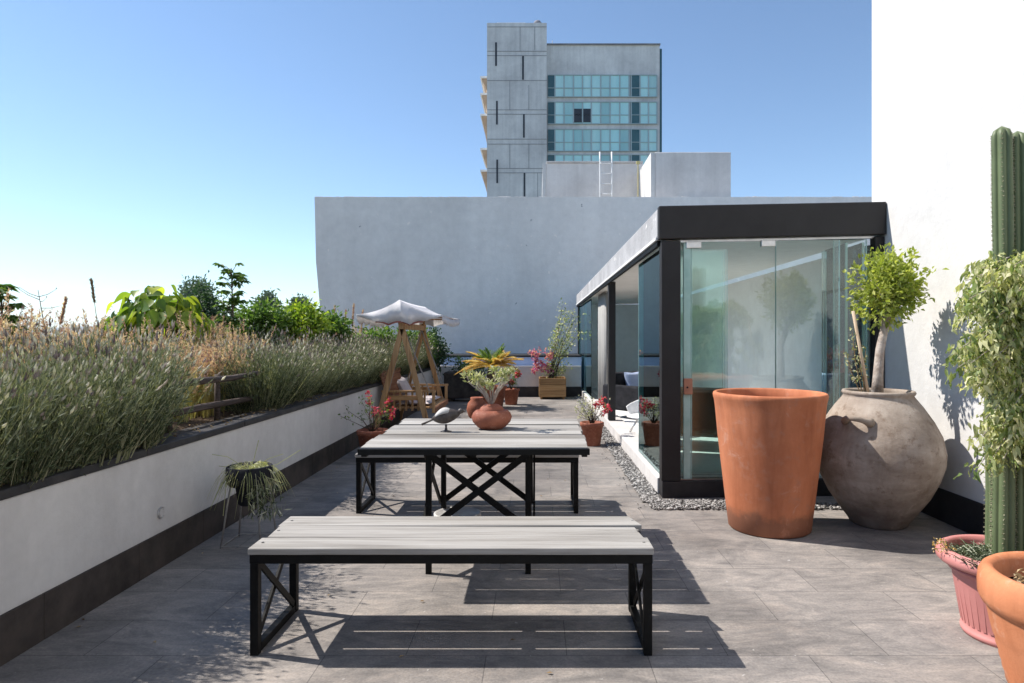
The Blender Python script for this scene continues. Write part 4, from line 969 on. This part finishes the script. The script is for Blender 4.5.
# ------------------------------------------------------------------ SWING SEAT
sw=thing('swing_seat','wooden A-frame garden swing seat beside the planter wall','swing',(-1.82,9.5,0))
def aframe(y):
    for s in (-1,1):
        b=MB(); b.bar((s*.385,y,0.0),(-s*.02,y,1.56),.07,.045,up=(0,1,0)); b.build('frame_leg',M['oak'],sw,bevel=.004)
    b=MB(); b.bar((-.26,y+.05,.52),(.26,y+.05,.52),.035,.06); b.build('cross_rail',M['oak_x'],sw,bevel=.004)
aframe(-.8); aframe(.8)
b=MB(); b.bar((0,-.9,1.50),(0,.9,1.50),.06,.08); b.build('top_beam',M['oak'],sw,bevel=.004)
# seat
x0,x1=-.22,.40; y0,y1=-.62,.62
b=MB()
for k in range(9):
    xx=x0+.03+(x1-x0-.05)*k/8; b.box(xx-.028,xx+.028,y0,y1,.36,.382,r=random.random())
b.build('seat_slats',M['oak'],sw,bevel=.003)
b=MB(); b.box(x1-.01,x1+.03,y0,y1,.30,.375); b.box(x0-.02,x0+.02,y0,y1,.30,.375); b.build('seat_rails',M['redwood'],sw,bevel=.004)
b=MB()
for k in range(16):
    yy=y0+.04+(y1-y0-.08)*k/15; b.bar((x0,yy,.36),(x0-.12,yy,.82),.05,.015,up=(1,0,0))
b.bar((x0-.12,y0,.84),(x0-.12,y1,.84),.035,.07); b.build('backrest',M['redwood'],sw,bevel=.003)
for yy in (y0,y1):
    b=MB(); b.bar((x0-.10,yy,.60),(x1+.03,yy,.60),.06,.03); b.bar((x1+.0,yy,.60),(x1+.0,yy,.30),.04,.04); b.bar((x0-.03,yy,.60),(x0-.03,yy,.30),.04,.04)
    for k in range(6): xx=x0+.07+k*.085; b.bar((xx,yy,.59),(xx,yy,.33),.03,.012,up=(0,1,0))
    b.build('armrest',M['oak'],sw,bevel=.003)
    b=MB(); b.tube([(x0,yy*1.04,.6),(0,yy*1.08,1.47)],.009,6); b.tube([(x1-.05,yy*1.04,.6),(0,yy*1.08,1.47)],.009,6); b.build('hanging_rope',M['wire'],sw)
# canopy
def canopy():
    b=MB(); nu,nv=24,26; V=[]; hwc=.57; hl=.98
    for j in range(nv+1):
        v=-1+2*j/nv
        for i in range(nu+1):
            u=-1+2*i/nu
            z=1.85-.20*abs(u)**.85-.03*math.sin(math.pi*abs(u))*(1.6-.6*v*v)-.012*(1-v*v)
            V.append((u*hwc,v*hl,z))
    b.add(V,[(j*(nu+1)+i,j*(nu+1)+i+1,(j+1)*(nu+1)+i+1,(j+1)*(nu+1)+i) for j in range(nv) for i in range(nu)])
    o=b.build('canopy',M['cloth'],sw,smooth=True); s=o.modifiers.new('S','SOLIDIFY'); s.thickness=.004
    b=MB()
    def val(P,drop,sc):
        V=[];
        for i,p in enumerate(P):
            d=drop*(.65+.35*abs(math.sin(i/(len(P)-1)*math.pi*sc)))
            V+= [p,(p[0]+.012*math.sin(i*1.1),p[1]+.012*math.cos(i*1.3),p[2]-d)]
        b.add(V,[(2*i,2*i+1,2*i+3,2*i+2) for i in range(len(P)-1)])
    for s in (-1,1):
        val([(s*hwc*1.001,-hl+2*hl*j/40,1.645-.03*math.sin(math.pi*j/40)) for j in range(41)],.11,6)
    for s in (-1,1):
        P=[]
        for i in range(41):
            u=-1+2*i/40; P.append((u*hwc,s*hl*1.001,1.85-.20*abs(u)**.85-.03*math.sin(math.pi*abs(u))))
        V=[]
        for i,p in enumerate(P):
            u=-1+2*i/40; zb=1.52+.04*abs(math.cos(u*math.pi*2)) if abs(u)<.55 else 1.52+.04+ (abs(u)-.55)*.16
            V+= [p,(p[0],p[1]+s*.02*math.sin(u*9),min(zb,p[2]-.02))]
        b.add(V,[(2*i,2*i+1,2*i+3,2*i+2) for i in range(40)])
    o=b.build('canopy_valance',M['cloth'],sw,smooth=True); s=o.modifiers.new('S','SOLIDIFY'); s.thickness=.003
    b=MB()
    for i in range(40):
        u0=-1+2*i/40; u1=-1+2*(i+1)/40
        if abs(u0)<.56 and abs(u1)<.56:
            f=lambda u:1.52+.04*abs(math.cos(u*math.pi*2))
            b.bar((u0*hwc,-hl*1.004,f(u0)-.004),(u1*hwc,-hl*1.004,f(u1)-.004),.008,.022)
    b.build('canopy_trim',M['trim_cloth'],sw)
    b=MB(); b.bar((-.46,-.9,1.64),(.46,-.9,1.64),.02); b.bar((-.46,.9,1.64),(.46,.9,1.64),.02)
    for s in (-1,1): b.bar((s*.46,-.9,1.64),(s*.46,.9,1.64),.02)
    b.bar((0,-.9,1.54),(0,-.9,1.80),.03); b.bar((0,.9,1.54),(0,.9,1.80),.03)
    b.build('canopy_frame',M['oak'],sw)
canopy()
c=MB(); cushion(c,.19,.19,.06); o=c.build('cushion',M['cushion'],smooth=True); o.location=(-1.86,9.15,.60); o.rotation_euler=(math.radians(8),math.radians(62),math.radians(10)); tag(o,'square grey-pink cushion standing on the swing seat','cushion')
c=MB(); cushion(c,.55,.24,.035); o=c.build('seat_pad',M['cushion'],smooth=True); o.location=(-1.72,9.5,.42); o.rotation_euler=(0,0,math.radians(90)); tag(o,'long grey-pink seat pad lying on the swing seat','cushion')

# ------------------------------------------------------------------ PLANTING BED
def lavender_mesh(i):
    b=MB(); n=430; a=rng.random(n)*6.28; e=np.arccos(rng.uniform(.66,1,n))*rng.uniform(.5,1.1,n); 
    base=np.stack([np.cos(a),np.sin(a),0*a],1)*(rng.random(n)**.5*.21)[:,None]
    L=rng.uniform(.28,.56,n); k=4; t=np.linspace(0,1,k)
    d=np.stack([np.cos(a)*np.sin(e),np.sin(a)*np.sin(e),np.cos(e)],1)
    path=base[:,None]+d[:,None]*(L[:,None]*t)[...,None]; path[...,2]+=(.10*t*L[:,None])*1.0; path+=rng.normal(0,.012,(n,k,3))*t[None,:,None]
    b.ribbons(path,np.full(n,.0045),mi=1)
    # leaves along lower 70 %
    m=19; q=rng.uniform(.12,.93,(n,m)); idx=np.minimum((q*(k-1)).astype(int),k-2); fr=q*(k-1)-idx
    rows=np.arange(n)[:,None]; P=path[rows,idx]*(1-fr)[...,None]+path[rows,idx+1]*fr[...,None]; P=P.reshape(-1,3)
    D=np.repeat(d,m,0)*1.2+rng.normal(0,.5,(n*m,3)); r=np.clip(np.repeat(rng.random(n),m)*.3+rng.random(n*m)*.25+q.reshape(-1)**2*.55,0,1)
    b.leaves(P,D,rng.normal(0,1,(n*m,3)),rng.uniform(.025,.05,n*m),.0065,mi=0,r=r)
    # flower spikes on the outer, upper stems
    sel=(rng.random(n)<.45)&(L>.36); T=path[:,-1]-path[:,-2]; b.spindles(path[sel,-1],T[sel],rng.uniform(.03,.055,sel.sum()),.0065,mi=2)
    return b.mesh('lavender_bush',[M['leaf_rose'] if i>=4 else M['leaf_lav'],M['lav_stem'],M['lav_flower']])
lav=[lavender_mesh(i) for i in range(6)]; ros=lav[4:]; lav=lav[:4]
def place(me,name,label,cat,group,x,y,z,s,rz=None):
    o=bpy.data.objects.new(name,me); COL.objects.link(o); o.location=(x,y,z); o.scale=(s[0],s[0],s[1]); o.rotation_euler=(random.uniform(-.08,.08),random.uniform(-.08,.08),random.random()*6.28 if rz is None else rz)
    return tag(o,label,cat,group)
y=.6
while y<14.4:
    if not (3.95<y<5.7):
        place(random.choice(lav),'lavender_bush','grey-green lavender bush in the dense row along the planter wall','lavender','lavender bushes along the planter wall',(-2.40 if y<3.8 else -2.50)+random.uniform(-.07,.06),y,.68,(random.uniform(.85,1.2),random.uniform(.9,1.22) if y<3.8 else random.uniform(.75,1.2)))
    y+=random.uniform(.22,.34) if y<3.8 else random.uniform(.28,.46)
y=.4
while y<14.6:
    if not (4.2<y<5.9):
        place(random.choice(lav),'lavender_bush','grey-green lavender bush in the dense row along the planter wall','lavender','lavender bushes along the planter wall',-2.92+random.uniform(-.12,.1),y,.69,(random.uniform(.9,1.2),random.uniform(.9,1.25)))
    y+=random.uniform(.28,.46)
for _ in range(16):
    place(random.choice(lav),'lavender_bush','grey-green lavender bush in the dense row along the planter wall','lavender','lavender bushes along the planter wall',random.uniform(-4.6,-3.3),random.uniform(1.5,14),.69,(random.uniform(1.0,1.25),random.uniform(1.2,1.45)))

for k,(x,yy,sx,sz) in enumerate(((-2.66,3.95,1.0,1.15),(-2.95,3.75,1.1,1.2),(-2.6,6.0,1.0,1.0),(-2.75,2.3,.9,.8),(-2.7,8.2,1.1,1.0),(-2.55,10.6,1.0,1.0))):
    place(ros[k%2],'rosemary_bush','dark green rosemary-like bush standing between the lavender bushes','rosemary','dark green bushes between the lavender',x,yy,.68,(sx,sz))
# ornamental grass, one uncountable mass
b=MB(); cl=[]
for _ in range(300):
    x=-2.75-3.65*random.random()**1.15; yy=random.uniform(.6,15.5); cl.append((x,yy,random.uniform(.5,.90)*(1.0 if x<-3.3 else .85)))
for _ in range(22): cl.append((random.uniform(-3.1,-2.6),random.uniform(4.2,5.8),random.uniform(.4,.58)))
PL=[];PD=[];PLn=[]
for (x,yy,h) in cl:
    n=95; a=rng.random(n)*6.28; L=h*rng.uniform(.5,1.05,n); e=rng.uniform(.0,.42,n); k=5; t=np.linspace(0,1,k)
    rr=np.sin(e)[:,None]*(t**1.5)*L[:,None]; Zz=np.cos(e)[:,None]*t*L[:,None]-.25*(t**3)*L[:,None]*np.sin(e)[:,None]
    path=np.stack([x+rng.normal(0,.05,n)[:,None]+np.cos(a)[:,None]*rr,yy+rng.normal(0,.05,n)[:,None]+np.sin(a)[:,None]*rr,.68+Zz],2)
    b.ribbons(path,np.full(n,.0046),mi=0,r=np.clip(rng.random()*.6+rng.random(n)*.4,0,1))
    s=rng.random(n)<.34; PL.append(path[s,-1]); PD.append(path[s,-1]-path[s,-2]); 
PL=np.concatenate(PL); PD=np.concatenate(PD); PD/=np.linalg.norm(PD,axis=1,keepdims=True); m=30
q=rng.uniform(-.05,.10,(len(PL),m)); P=(PL[:,None]+PD[:,None]*q[...,None]).reshape(-1,3); D=np.repeat(PD,m,0)*1.1+rng.normal(0,.6,(len(PL)*m,3))
r=np.clip(np.repeat(rng.random(len(PL)),m)*.6+rng.random(len(P))*.4,0,1)
b.leaves(P,D,rng.normal(0,1,(len(P),3)),.026,.007,mi=1,r=r)
tag(b.build('ornamental_grass',[M['dry_grass'],M['plume']]),'tan and pinkish ornamental grass with feathery heads filling the bed behind the lavender','grass',kind='stuff')
# litter at the bed edge
n=900; P=np.stack([rng.uniform(-2.40,-2.20,n),rng.uniform(1.5,12,n),rng.uniform(.70,.735,n)],1); D=rng.normal(0,1,(n,3)); D[:,2]*=.25
b=MB(); b.leaves(P,D,rng.normal(0,.3,(n,3))+[0,0,1],.03,.014)
n=110; P=np.stack([-2.16+rng.random(n)**2.2*2.6,rng.uniform(2.2,13,n),rng.uniform(.004,.008,n)],1); D=rng.normal(0,1,(n,3)); D[:,2]=0; b.leaves(P,D,rng.normal(0,.15,(n,3))+[0,0,1],.028,.013); tag(b.build('leaf_litter',M['dry_leaf']),'dead brown leaves scattered along the planter coping and floor','leaf litter',kind='stuff')

# rail fence in the bed
rf=thing('rail_fence','short dark two-rail log fence among the lavender','fence',(-2.42,4.82,.68))
for z,dz in ((.345,.01),(.155,-.01)):
    b=MB(); b.tube([(0,-.62,z),(.01,-.2,z+.006),(-.005,.3,z-.004),(0,.75,z+dz)],[.022,.026,.023,.02],10); b.build('rail',M['log'],rf,smooth=True)
for y in (-.55,.1,.7):
    b=MB(); b.tube([(-.03,y,-.05),(-.03,y,.38)],[.024,.02],10); b.build('post',M['log'],rf,smooth=True)

# large-leaved lime green bush
def bush(name,label,cat,loc,rad,ncl,per,L,W,mat,big=False,cs=.09,hz=None,trunk='bark_dark',tr=.03,group=None,shell=.4):
    t=thing(name,label,cat,loc,group=group); hz=hz if hz is not None else rad[2]
    b=MB(); m=MB()
    if big:
        d=rng.normal(0,1,(ncl,3)); d[:,2]=abs(d[:,2])*.8-.15; d/=np.linalg.norm(d,axis=1,keepdims=True); P=np.array([0,0,hz])+d*np.array(rad)*rng.uniform(.5,1,ncl)[:,None]
        D=d*.55+rng.normal(0,.35,(ncl,3)); D[:,2]-=.95; l=L*rng.uniform(.6,1.15,ncl); m.bigleaves(P,D,d+rng.normal(0,.35,(ncl,3))+[0,0,.3],l,l*W/L,.25,k=7); C=P
    else: C=crown(m,(0,0,hz),rad,ncl,per,L,W,cs=cs,shell=shell)
    for c in C[::max(1,len(C)//26)]:
        c=Vector(c); b.tube([(c.x*.05,c.y*.05,0),(c.x*.3,c.y*.3,c.z*.5),c],[tr,tr*.6,tr*.15],6)
    b.build('stems',M[trunk],t,smooth=True); m.build('leaves',mat,t,smooth=big); return t
p=at(160,335,7.0); bush('broad_leaved_bush','lime green bush with big drooping heart-shaped leaves above the grass','bush',(p[0],7.0,.68),(.50,.45,.42),260,1,.165,.115,M['leaf_lime'],True,hz=.85)
p=at(118,335,7.6); bush('broad_leaved_bush','smaller lime green broad-leaved bush left of the big one','bush',(p[0],7.6,.68),(.17,.2,.2),60,1,.15,.10,M['leaf_lime'],True,hz=.78,tr=.015)
p=at(200,300,11.0); bush('dark_green_tree','dark green leafy tree behind the lime green bush','tree',(p[0],11.0,.68),(.45,.45,.55),90,60,.07,.035,M['leaf_dark'],hz=.98,cs=.10)
p=at(146,310,10.0); bush('dark_green_shrub','small dark green shrub half hidden left of the lime green bush','shrub',(p[0]+.2,10.0,.68),(.7,.4,.35),80,50,.06,.03,M['leaf_dark'],hz=.85,cs=.10)
for (px,py,Y,r,h,lab,mt) in ((262,325,8.2,.32,.22,'green leafy shrub right of the upright sapling','leaf_green'),(300,328,8.6,.34,.26,'bright green leafy shrub before the left edge of the grey wall','leaf_lime'),
                             (330,333,9.4,.30,.22,'pale green shrub below the corner of the grey wall','leaf_green'),(372,345,11.0,.40,.24,'green shrub behind the swing canopy','leaf_green'),
                             (412,345,12.6,.45,.30,'dense green shrub seen between the swing frame legs','leaf_green'),(430,350,13.6,.42,.45,'dark green shrub at the far corner of the planting bed','leaf_dark')):
    p=at(px,py,Y); bush('leafy_shrub',lab,'shrub',(p[0],Y,.68),(r,r,h),70,40,.075,.042,M[mt],hz=p[2]-.68,cs=.07)
# upright sapling with whorled leaves
def sapling(label,px,Y,ytop,ybot,w,mat):
    p=at(px,ytop,Y); t=thing('sapling',label,'tree',(p[0],Y,.68)); top=p[2]-.68; lo=at(px,ybot,Y)[2]-.68
    b=MB(); b.tube([(0,0,0),(.02,0,top*.5),(-.01,0,top)],[.018,.013,.005],8); m=MB(); z=lo
    for k in range(int(70*(top-lo)/.8)):
        z=lo+(top-lo)*random.random(); a=random.random()*6.28; l=w*random.uniform(.25,1.05)*(1-.3*(z-lo)/(top-lo)); e=Vector((math.cos(a)*l,math.sin(a)*l,z+random.uniform(.02,.10))); b.tube([(0,0,z-.03),(e.x*.5,e.y*.5,z+.03),e],[.004,.003,.0015],4)
        nn=12; aa=rng.random(nn)*6.28; D=np.stack([np.cos(aa),np.sin(aa),-.7+.5*rng.random(nn)],1)+np.array([math.cos(a),math.sin(a),0])*.5
        m.leaves(np.tile(tuple(e),(nn,1)),D,np.tile([0,0,1.],(nn,1))+rng.normal(0,.3,(nn,3)),.095*rng.uniform(.6,1,nn),.036,r=np.clip(rng.random(nn)*.5+random.random()*.5,0,1))
    b.build('trunk',M['bark_dark'],t,smooth=True); m.build('leaves',M[mat],t)
sapling('slender upright sapling with tiered green leaves above the grass',232,7.6,268,335,.20,'leaf_green')
sapling('dark-leaved sapling cut off by the left edge of the photo',2,4.6,292,345,.14,'leaf_green')
# dry twig & seed stalks
tg=thing('dry_twig','thin bare branching twig rising above the grass near the left edge','twig',(*at(52,370,4.6)[:2],.68))
b=MB(); o_=tg
main=[wp(55,395,4.6,o_),wp(50,365,4.6,o_),wp(45,330,4.6,o_),wp(38,290,4.6,o_)]
b.tube([(main[0][0],0,0)]+main,[.007,.006,.005,.004,.0018],6)
for q in range(16):
    f=random.uniform(.2,1); i=min(2,int(f*3)); s=Vector(main[i]).lerp(Vector(main[i+1]),f*3-i); e=s+Vector((random.uniform(-.13,.13),random.uniform(-.1,.1),random.uniform(.0,.12))); m_=s.lerp(e,.5)+Vector((0,0,-.01)); b.tube([s,m_,e],[.0025,.002,.001],4)
    if q<10: b.spindles(np.array([tuple(e)]),np.array([[0,0,1.]]),.014,.005)
b.build('branches',M['bark_dark'],tg)
def stalk(label,a,bb,Y,mat,L,R):
    p=at(*a,Y); t=thing('seed_stalk',label,'grass stalk',(p[0],Y,.68)); A=wp(*a,Y,t); B=wp(*bb,Y,t)
    b=MB(); b.tube([(0,0,0),A,B],[.004,.003,.002],5); b.build('stem',M['lav_stem'],t)
    d=Vector(B)-Vector(A); d.normalize(); n=400; q=rng.random(n)*L; P=np.array(B)+np.array(d)[None]*(q-L*.5)[:,None]; D=np.array(d)[None]+rng.normal(0,.35,(n,3)); m=MB(); m.leaves(P,D,rng.normal(0,1,(n,3)),R*2.2,R*.5); m.build('seed_head',mat,t)
stalk('dark seed head tilted on a tall thin stem against the sky',(99,335),(93,292),5.2,M['bark_dark'] if False else M['dry_leaf'],.19,.012)
stalk('pale feathery seed head left of the dark one',(58,335),(63,312),5.2,M['plume'],.22,.014)
for k,(px,py) in enumerate(((334,318),(345,322),(353,316),(362,322))):
    stalk('white feathery grass plume rising before the grey wall',(px-2,345),(px,py),9.6,M['plume'],.34,.016)
for o in COL.objects:
    if o.name.startswith('seed_stalk') and o.get('label','').startswith('white feathery'): o['group']='white plumes before the grey wall'
# far trees beyond the roof
for (px,py,r,lab) in ((268,304,1.1,'hazy distant tree left of the grey wall, the left one of two'),(300,306,.9,'hazy distant tree nearest to the left edge of the grey wall'),(192,292,1.6,'hazy distant tree just visible behind the dark green tree')):
    Y=70; p=at(px,py,Y); t=thing('distant_tree',lab,'tree',(p[0],Y,-14))
    m=MB(); C=crown(m,(0,0,p[2]+14),(r,r,r*.8),40,40,.42,.24,cs=.28,shell=.3); crown(m,(0,0,p[2]+14-3.2),(r*2.2,r*2.2,2.4),110,50,.42,.24,cs=.5,shell=.3)
    b=MB(); b.tube([(0,0,0),(.2,0,p[2]+8),(0,0,p[2]+14)],[.4,.25,.06],8)
    for c in C[::4]: c=Vector(c); b.tube([(0,0,p[2]+10),c],[.1,.03],5)
    b.build('trunk',M['bark_dark'],t,smooth=True); m.build('crown',M['leaf_far'],t)

b=MB(); b.box(-8600,8600,-8600,8600,-15,175)
m,nt,out=newmat('haze_air'); v=nt.nodes.new('ShaderNodeVolumePrincipled'); v.inputs['Density'].default_value=HAZE; v.inputs['Color'].default_value=(.86,.92,1,1); v.inputs['Anisotropy'].default_value=.2
nt.links.new(v.outputs[0],out.inputs['Volume'])
if HAZE>0: tag(b.build('haze',m),'thin pale haze in the far air',kind='stuff')
# ------------------------------------------------------------------ LIGHT, SKY, CAMERA
sd=Vector((-.79,.19,1)).normalized(); el=math.asin(sd.z); az=math.atan2(sd.x,sd.y)
w=bpy.data.worlds.new('World'); S.world=w; w.use_nodes=True; nt=w.node_tree; bg=nt.nodes['Background']
sk=nt.nodes.new('ShaderNodeTexSky'); sk.sky_type='NISHITA'; sk.sun_disc=False; sk.sun_elevation=el; sk.sun_rotation=az%(2*math.pi)
sk.altitude=2300; sk.air_density=1.15; sk.dust_density=.25; sk.ozone_density=1.0
nt.links.new(mixc(nt,1.0,sk.outputs[0],(.89,.965,.995),'MULTIPLY'),bg.inputs[0]); bg.inputs[1].default_value=.115
l=bpy.data.lights.new('sun','SUN'); l.energy=4.5; l.angle=math.radians(.5); l.color=(1,.94,.865)
so=bpy.data.objects.new('sun',l); COL.objects.link(so); so.rotation_euler=sd.to_track_quat('Z','Y').to_euler()
cam=bpy.data.cameras.new('camera'); co=bpy.data.objects.new('camera',cam); COL.objects.link(co); S.camera=co
co.location=(0,0,H); co.rotation_euler=(math.pi/2,0,0); cam.sensor_width=36; cam.lens=F/1024*36
cam.shift_x=(512-VX)/1024; cam.shift_y=-(341.5-VY)/1024; cam.clip_start=.05; cam.clip_end=20000
S.view_settings.view_transform='Standard'; S.view_settings.look='None'; S.view_settings.exposure=.76; S.view_settings.gamma=1
S.render.engine='CYCLES'
S.cycles.max_bounces=8; S.cycles.transparent_max_bounces=24
